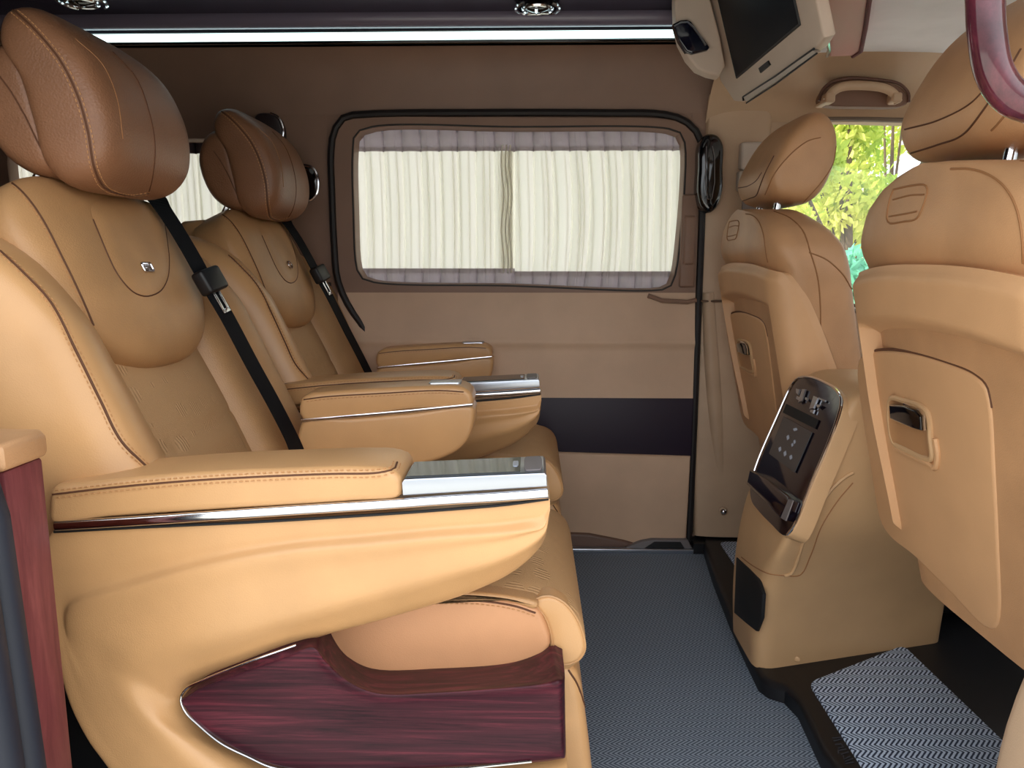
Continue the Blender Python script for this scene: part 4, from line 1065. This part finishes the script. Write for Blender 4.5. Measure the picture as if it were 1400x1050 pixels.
# ------------------------------------------------------------------ ceiling
o = T3('light_strip', (-.4, 2.04, 1.37), 'long white glowing light strip along the ceiling edge', 'light')
MB().tube([V((-1.13, 2.030, 1.366)), V((-.4, 2.030, 1.3665)), V((.385, 2.030, 1.368))], .0095, 10, .006, nrm=(0, 0, 1)).build('diffuser', LED, o)
MB().box((-1.16, 2.028, 1.350), (.40, 2.06, 1.3565), .002).box((-1.16, 2.028, 1.3765), (.40, 2.06, 1.384), .002).box((-1.165, 2.036, 1.35), (.40, 2.06, 1.384), .002).build('housing', GLOSS, o)
def ceiling_lamp(px, py, label):
    c = wz(px, py, 1.408); o = T3('reading_lamp', c, label, 'lamp', 'chrome ringed reading lamps in the ceiling')
    def cp(r, a, h): return V((c.x + r * math.cos(a), c.y + r * math.sin(a), c.z - h))
    MB().tube([cp(.034, 2 * PI * k / 28, .004) for k in range(28)], .005, 8, closed=True).build('ring', CHROME, o)
    for s in (0, PI):
        MB().tube([cp(.052, s - .9 + 1.8 * k / 12, .003) for k in range(13)], .0045, 8).build('wing', CHROME, o)
    MB().rows([[cp(r, 2 * PI * k / 20, h) for k in range(20)] for r, h in ((.033, .002), (.026, .008), (.012, .012), (.0002, .013))], closed=True).build('lens', GLOSS, o)
    m = MB()
    for k in range(3): m.tube([cp(.006, 2 * PI * k / 3, .012), cp(.028, 2 * PI * k / 3 + .4, .010)], .0036, 6)
    m.build('spoke', CHROME, o)
ceiling_lamp(735, 10, 'chrome ringed ceiling lamp above the curtained window')
ceiling_lamp(112, 1, 'chrome ringed ceiling lamp above the near captain chair headrest')
# monitor pod
MT = V((-.062, 0, .215)).normalized(); MN = V((-MT.z, 0, MT.x)); MO = V((.46, 0, 1.215))
def mf(a, b, d): return MO + V((0, a, 0)) + MT * b + MN * d
def mq(px, py, d=0.0):
    q = wpl(px, py, MO + MN * d, MN); return V((q.y, (q - MO).dot(MT)))
mo = T3('ceiling_monitor', (.5, 1.6, 1.40), 'overhead monitor in a taupe pod hanging from the roof between the cabin and the cab', 'monitor')
T_ = .215
yl, yr_ = mq(1003, 138).x, mq(1122, 62).x
ol = [mq(*q) for q in ((985, 112), (1003, 139), (1014, 140), (1060, 109), (1116, 68), (1126, 52))]
yR = ol[-1].x; yL = ol[0].x
ol = ol + [V((yR - .004, .19)), V((yL + .01, .19))]
mb = MB(); prism(mb, ol, mf, -.022, .0, .006, 3); pod = mb.build('pod', TAUPE, mo)
so = [mq(1007, 106, .002), mq(1093, 33, .002)]
so = [so[0], so[1], V((so[1].x, .185)), V((so[0].x, .185))]
mb = MB(); prism(mb, so, mf, -.002, .003, .001, 2, (False, True)); scn = mb.build('screen', SCREEN, mo)
MB().tube([mf(q.x, q.y, .001) for q in (so[3], so[0], so[1], so[2])], .003, 6).build('screen_border', BLACK, scn)
bq = [mq(*q, .002) for q in ((1037, 93), (1050, 83), (1053, 89), (1040, 100))]
mb = MB(); prism(mb, bq, mf, -.001, .003, .0008, 1, (False, True)); mb.build('monitor_button', BLACK, mo)
gs = [mq(*q, .004) for q in ((1016, 132), (1060, 105), (1110, 68), (1116, 72), (1060, 113), (1020, 139))]
mb = MB(); prism(mb, gs, mf, -.004, .004, .001, 1, (False, True)); gq = mb.build('slot_trim', GREYP, mo)
MB().tube([mf(q.x, q.y, .003) for q in [mq(*p, .004) for p in ((1016, 138), (1015, 133), (1060, 104), (1112, 67))]], .0022, 6).tube([mf(q.x, q.y, .003) for q in [mq(*p, .004) for p in ((1020, 141), (1060, 115), (1116, 73))]], .0018, 6).build('slot_edge', BLACK, gq)
# lamp pod at its far end
YP = 1.85
def pp(pts, y=YP): return [wy(a, b, y).xz for a, b in pts]
mb = MB(); prism(mb, pp(((924, -60), (923, 0), (924, 34), (930, 57), (941, 79), (954, 94), (970, 101), (984, 104), (992, 90), (985, 50), (972, 0), (962, -60))), lambda a, b, d: V((a, d, b)), 1.89, YP, .006, 4, (False, True)); sp2 = mb.build('side_pod', TAUPE, mo)
mb = MB(); prism(mb, pp(((920, 33), (930, 28), (939, 27), (945, 30), (953, 41), (970, 65), (967, 69), (946, 74), (938, 71), (928, 56)), YP - .008), lambda a, b, d: V((a, d, b)), YP + .01, YP - .012, .004, 3, (False, True)); ln = mb.build('lamp_lens', plain('navy_gloss', (12, 16, 34), .06, 0, .6, .4), sp2)
MB().tube([wy(a, b, YP - .0125) for a, b in ((922, 36), (931, 31), (940, 30), (948, 37), (956, 48), (965, 62))], .0022, 6).build('lens_rim', SATIN, ln)
# flat console panel on the cab headliner
o = T3('roof_panel', (.75, 1.55, 1.28), 'flat mauve panel with a dark red edge on the headliner beside the monitor', 'panel')
zp = 1.262
rp_ = [wz(px, py, zp).xy for px, py in ((1134, 78), (1168, 77), (1176, 70), (1182, 40), (1192, -30), (1196, -90), (1120, -90))]
mb = MB(); prism(mb, rp_, lambda a, b, d: V((a, b, d)), 1.31, zp, .006, 3, (False, True)); mb.build('face', MAUVE, o)
MB().tube([wz(px, py, zp) for px, py in ((1166, 77), (1177, 70), (1183, 40), (1193, -30), (1197, -90))], .0045, 8).build('edge', DKMAUVE, o)
MB().tube([wz(px, py, zp - .008) for px, py in ((1128, 36), (1131, 48), (1134, 68), (1131, 76))], .0045, 8).build('latch', CHROME, o)
# ------------------------------------------------------------------ near pillar handle
o = T3('assist_handle', (.54, .70, 1.05), 'glossy burgundy wood-look assist handle at the near door pillar', 'handle')
hp_ = [V((.55, .695, 1.19)), V((.50, .70, 1.185)), V((.42, .70, 1.16))] + [wy(px, py, .70) for px, py in ((1347, -60), (1347, 0), (1350, 50), (1360, 100), (1384, 133), (1420, 147))] + [V((.50, .70, .925)), V((.55, .695, .915))]
MB().tube(spl(hp_, 90), .0150, 16).build('grip', WOODG, o)
for z in (1.19, .915): MB().box((.535, .675, z - .02), (.56, .72, z + .02), .006).build('mount', BLACK, o)
# ------------------------------------------------------------------ trees outside
def tree(name, x, y, h, spread, n, m, label, seed, z0=-.47, trunk=True, size=.05, low=.25):
    rnd = random.Random(seed); root = T3(name, (x, y, z0), label, 'tree', 'trees outside the front window'); mb = MB()
    blobs = [(V((rnd.uniform(-1, 1) * spread, rnd.uniform(-.6, .6) * spread, h * rnd.uniform(low, 1))), rnd.uniform(.25, .55) * spread * .8) for _ in range(14)]
    tops = []
    for i in range(n):
        b, r = rnd.choice(blobs); d = V((rnd.gauss(0, 1), rnd.gauss(0, 1), rnd.gauss(0, .8))); d = d.normalized() * r * rnd.uniform(.5, 1)
        c = V((x, y, z0)) + b + d; s = size * rnd.uniform(.6, 1.3)
        a = V((rnd.gauss(0, 1), rnd.gauss(0, 1), rnd.gauss(0, .5))).normalized(); t = a.orthogonal().normalized(); k = a.cross(t)
        mb.add([c - t * s, c + k * s * .45 + a * s * .1, c + t * s, c - k * s * .45 + a * s * .1], [(0, 1, 2, 3)])
    f = mb.build('foliage', m, root, False)
    if trunk:
        tb = MB(); tb.tube([V((x, y, z0)), V((x + .05, y, z0 + h * .4)), V((x - .03, y, z0 + h * .8))], [.06, .035, .01], 8)
        for b, r in blobs[:8]: tb.tube([V((x + .03, y, z0 + h * .35)), V((x, y, z0)) + b * .6 + V((0, 0, h * .12)), V((x, y, z0)) + b], [.02, .012, .004], 6)
        tb.build('trunk', BARK, root)
    return root
tree('leafy_tree', 2.5, 6.3, 3.3, 1.25, 13000, LEAF1, 'sunlit yellow-green tree filling the far front window', 11, low=.45)
tree('leafy_tree', 4.4, 9.8, 4.2, 1.6, 12000, LEAF1, 'sunlit yellow-green tree at the edge of the far front window, by the near headrest', 17, low=.35)
tree('bush', 1.72, 3.9, 1.62, .62, 8000, LEAF2, 'blue-green bush low in the gap between the two front seats', 23, trunk=True, low=.3)
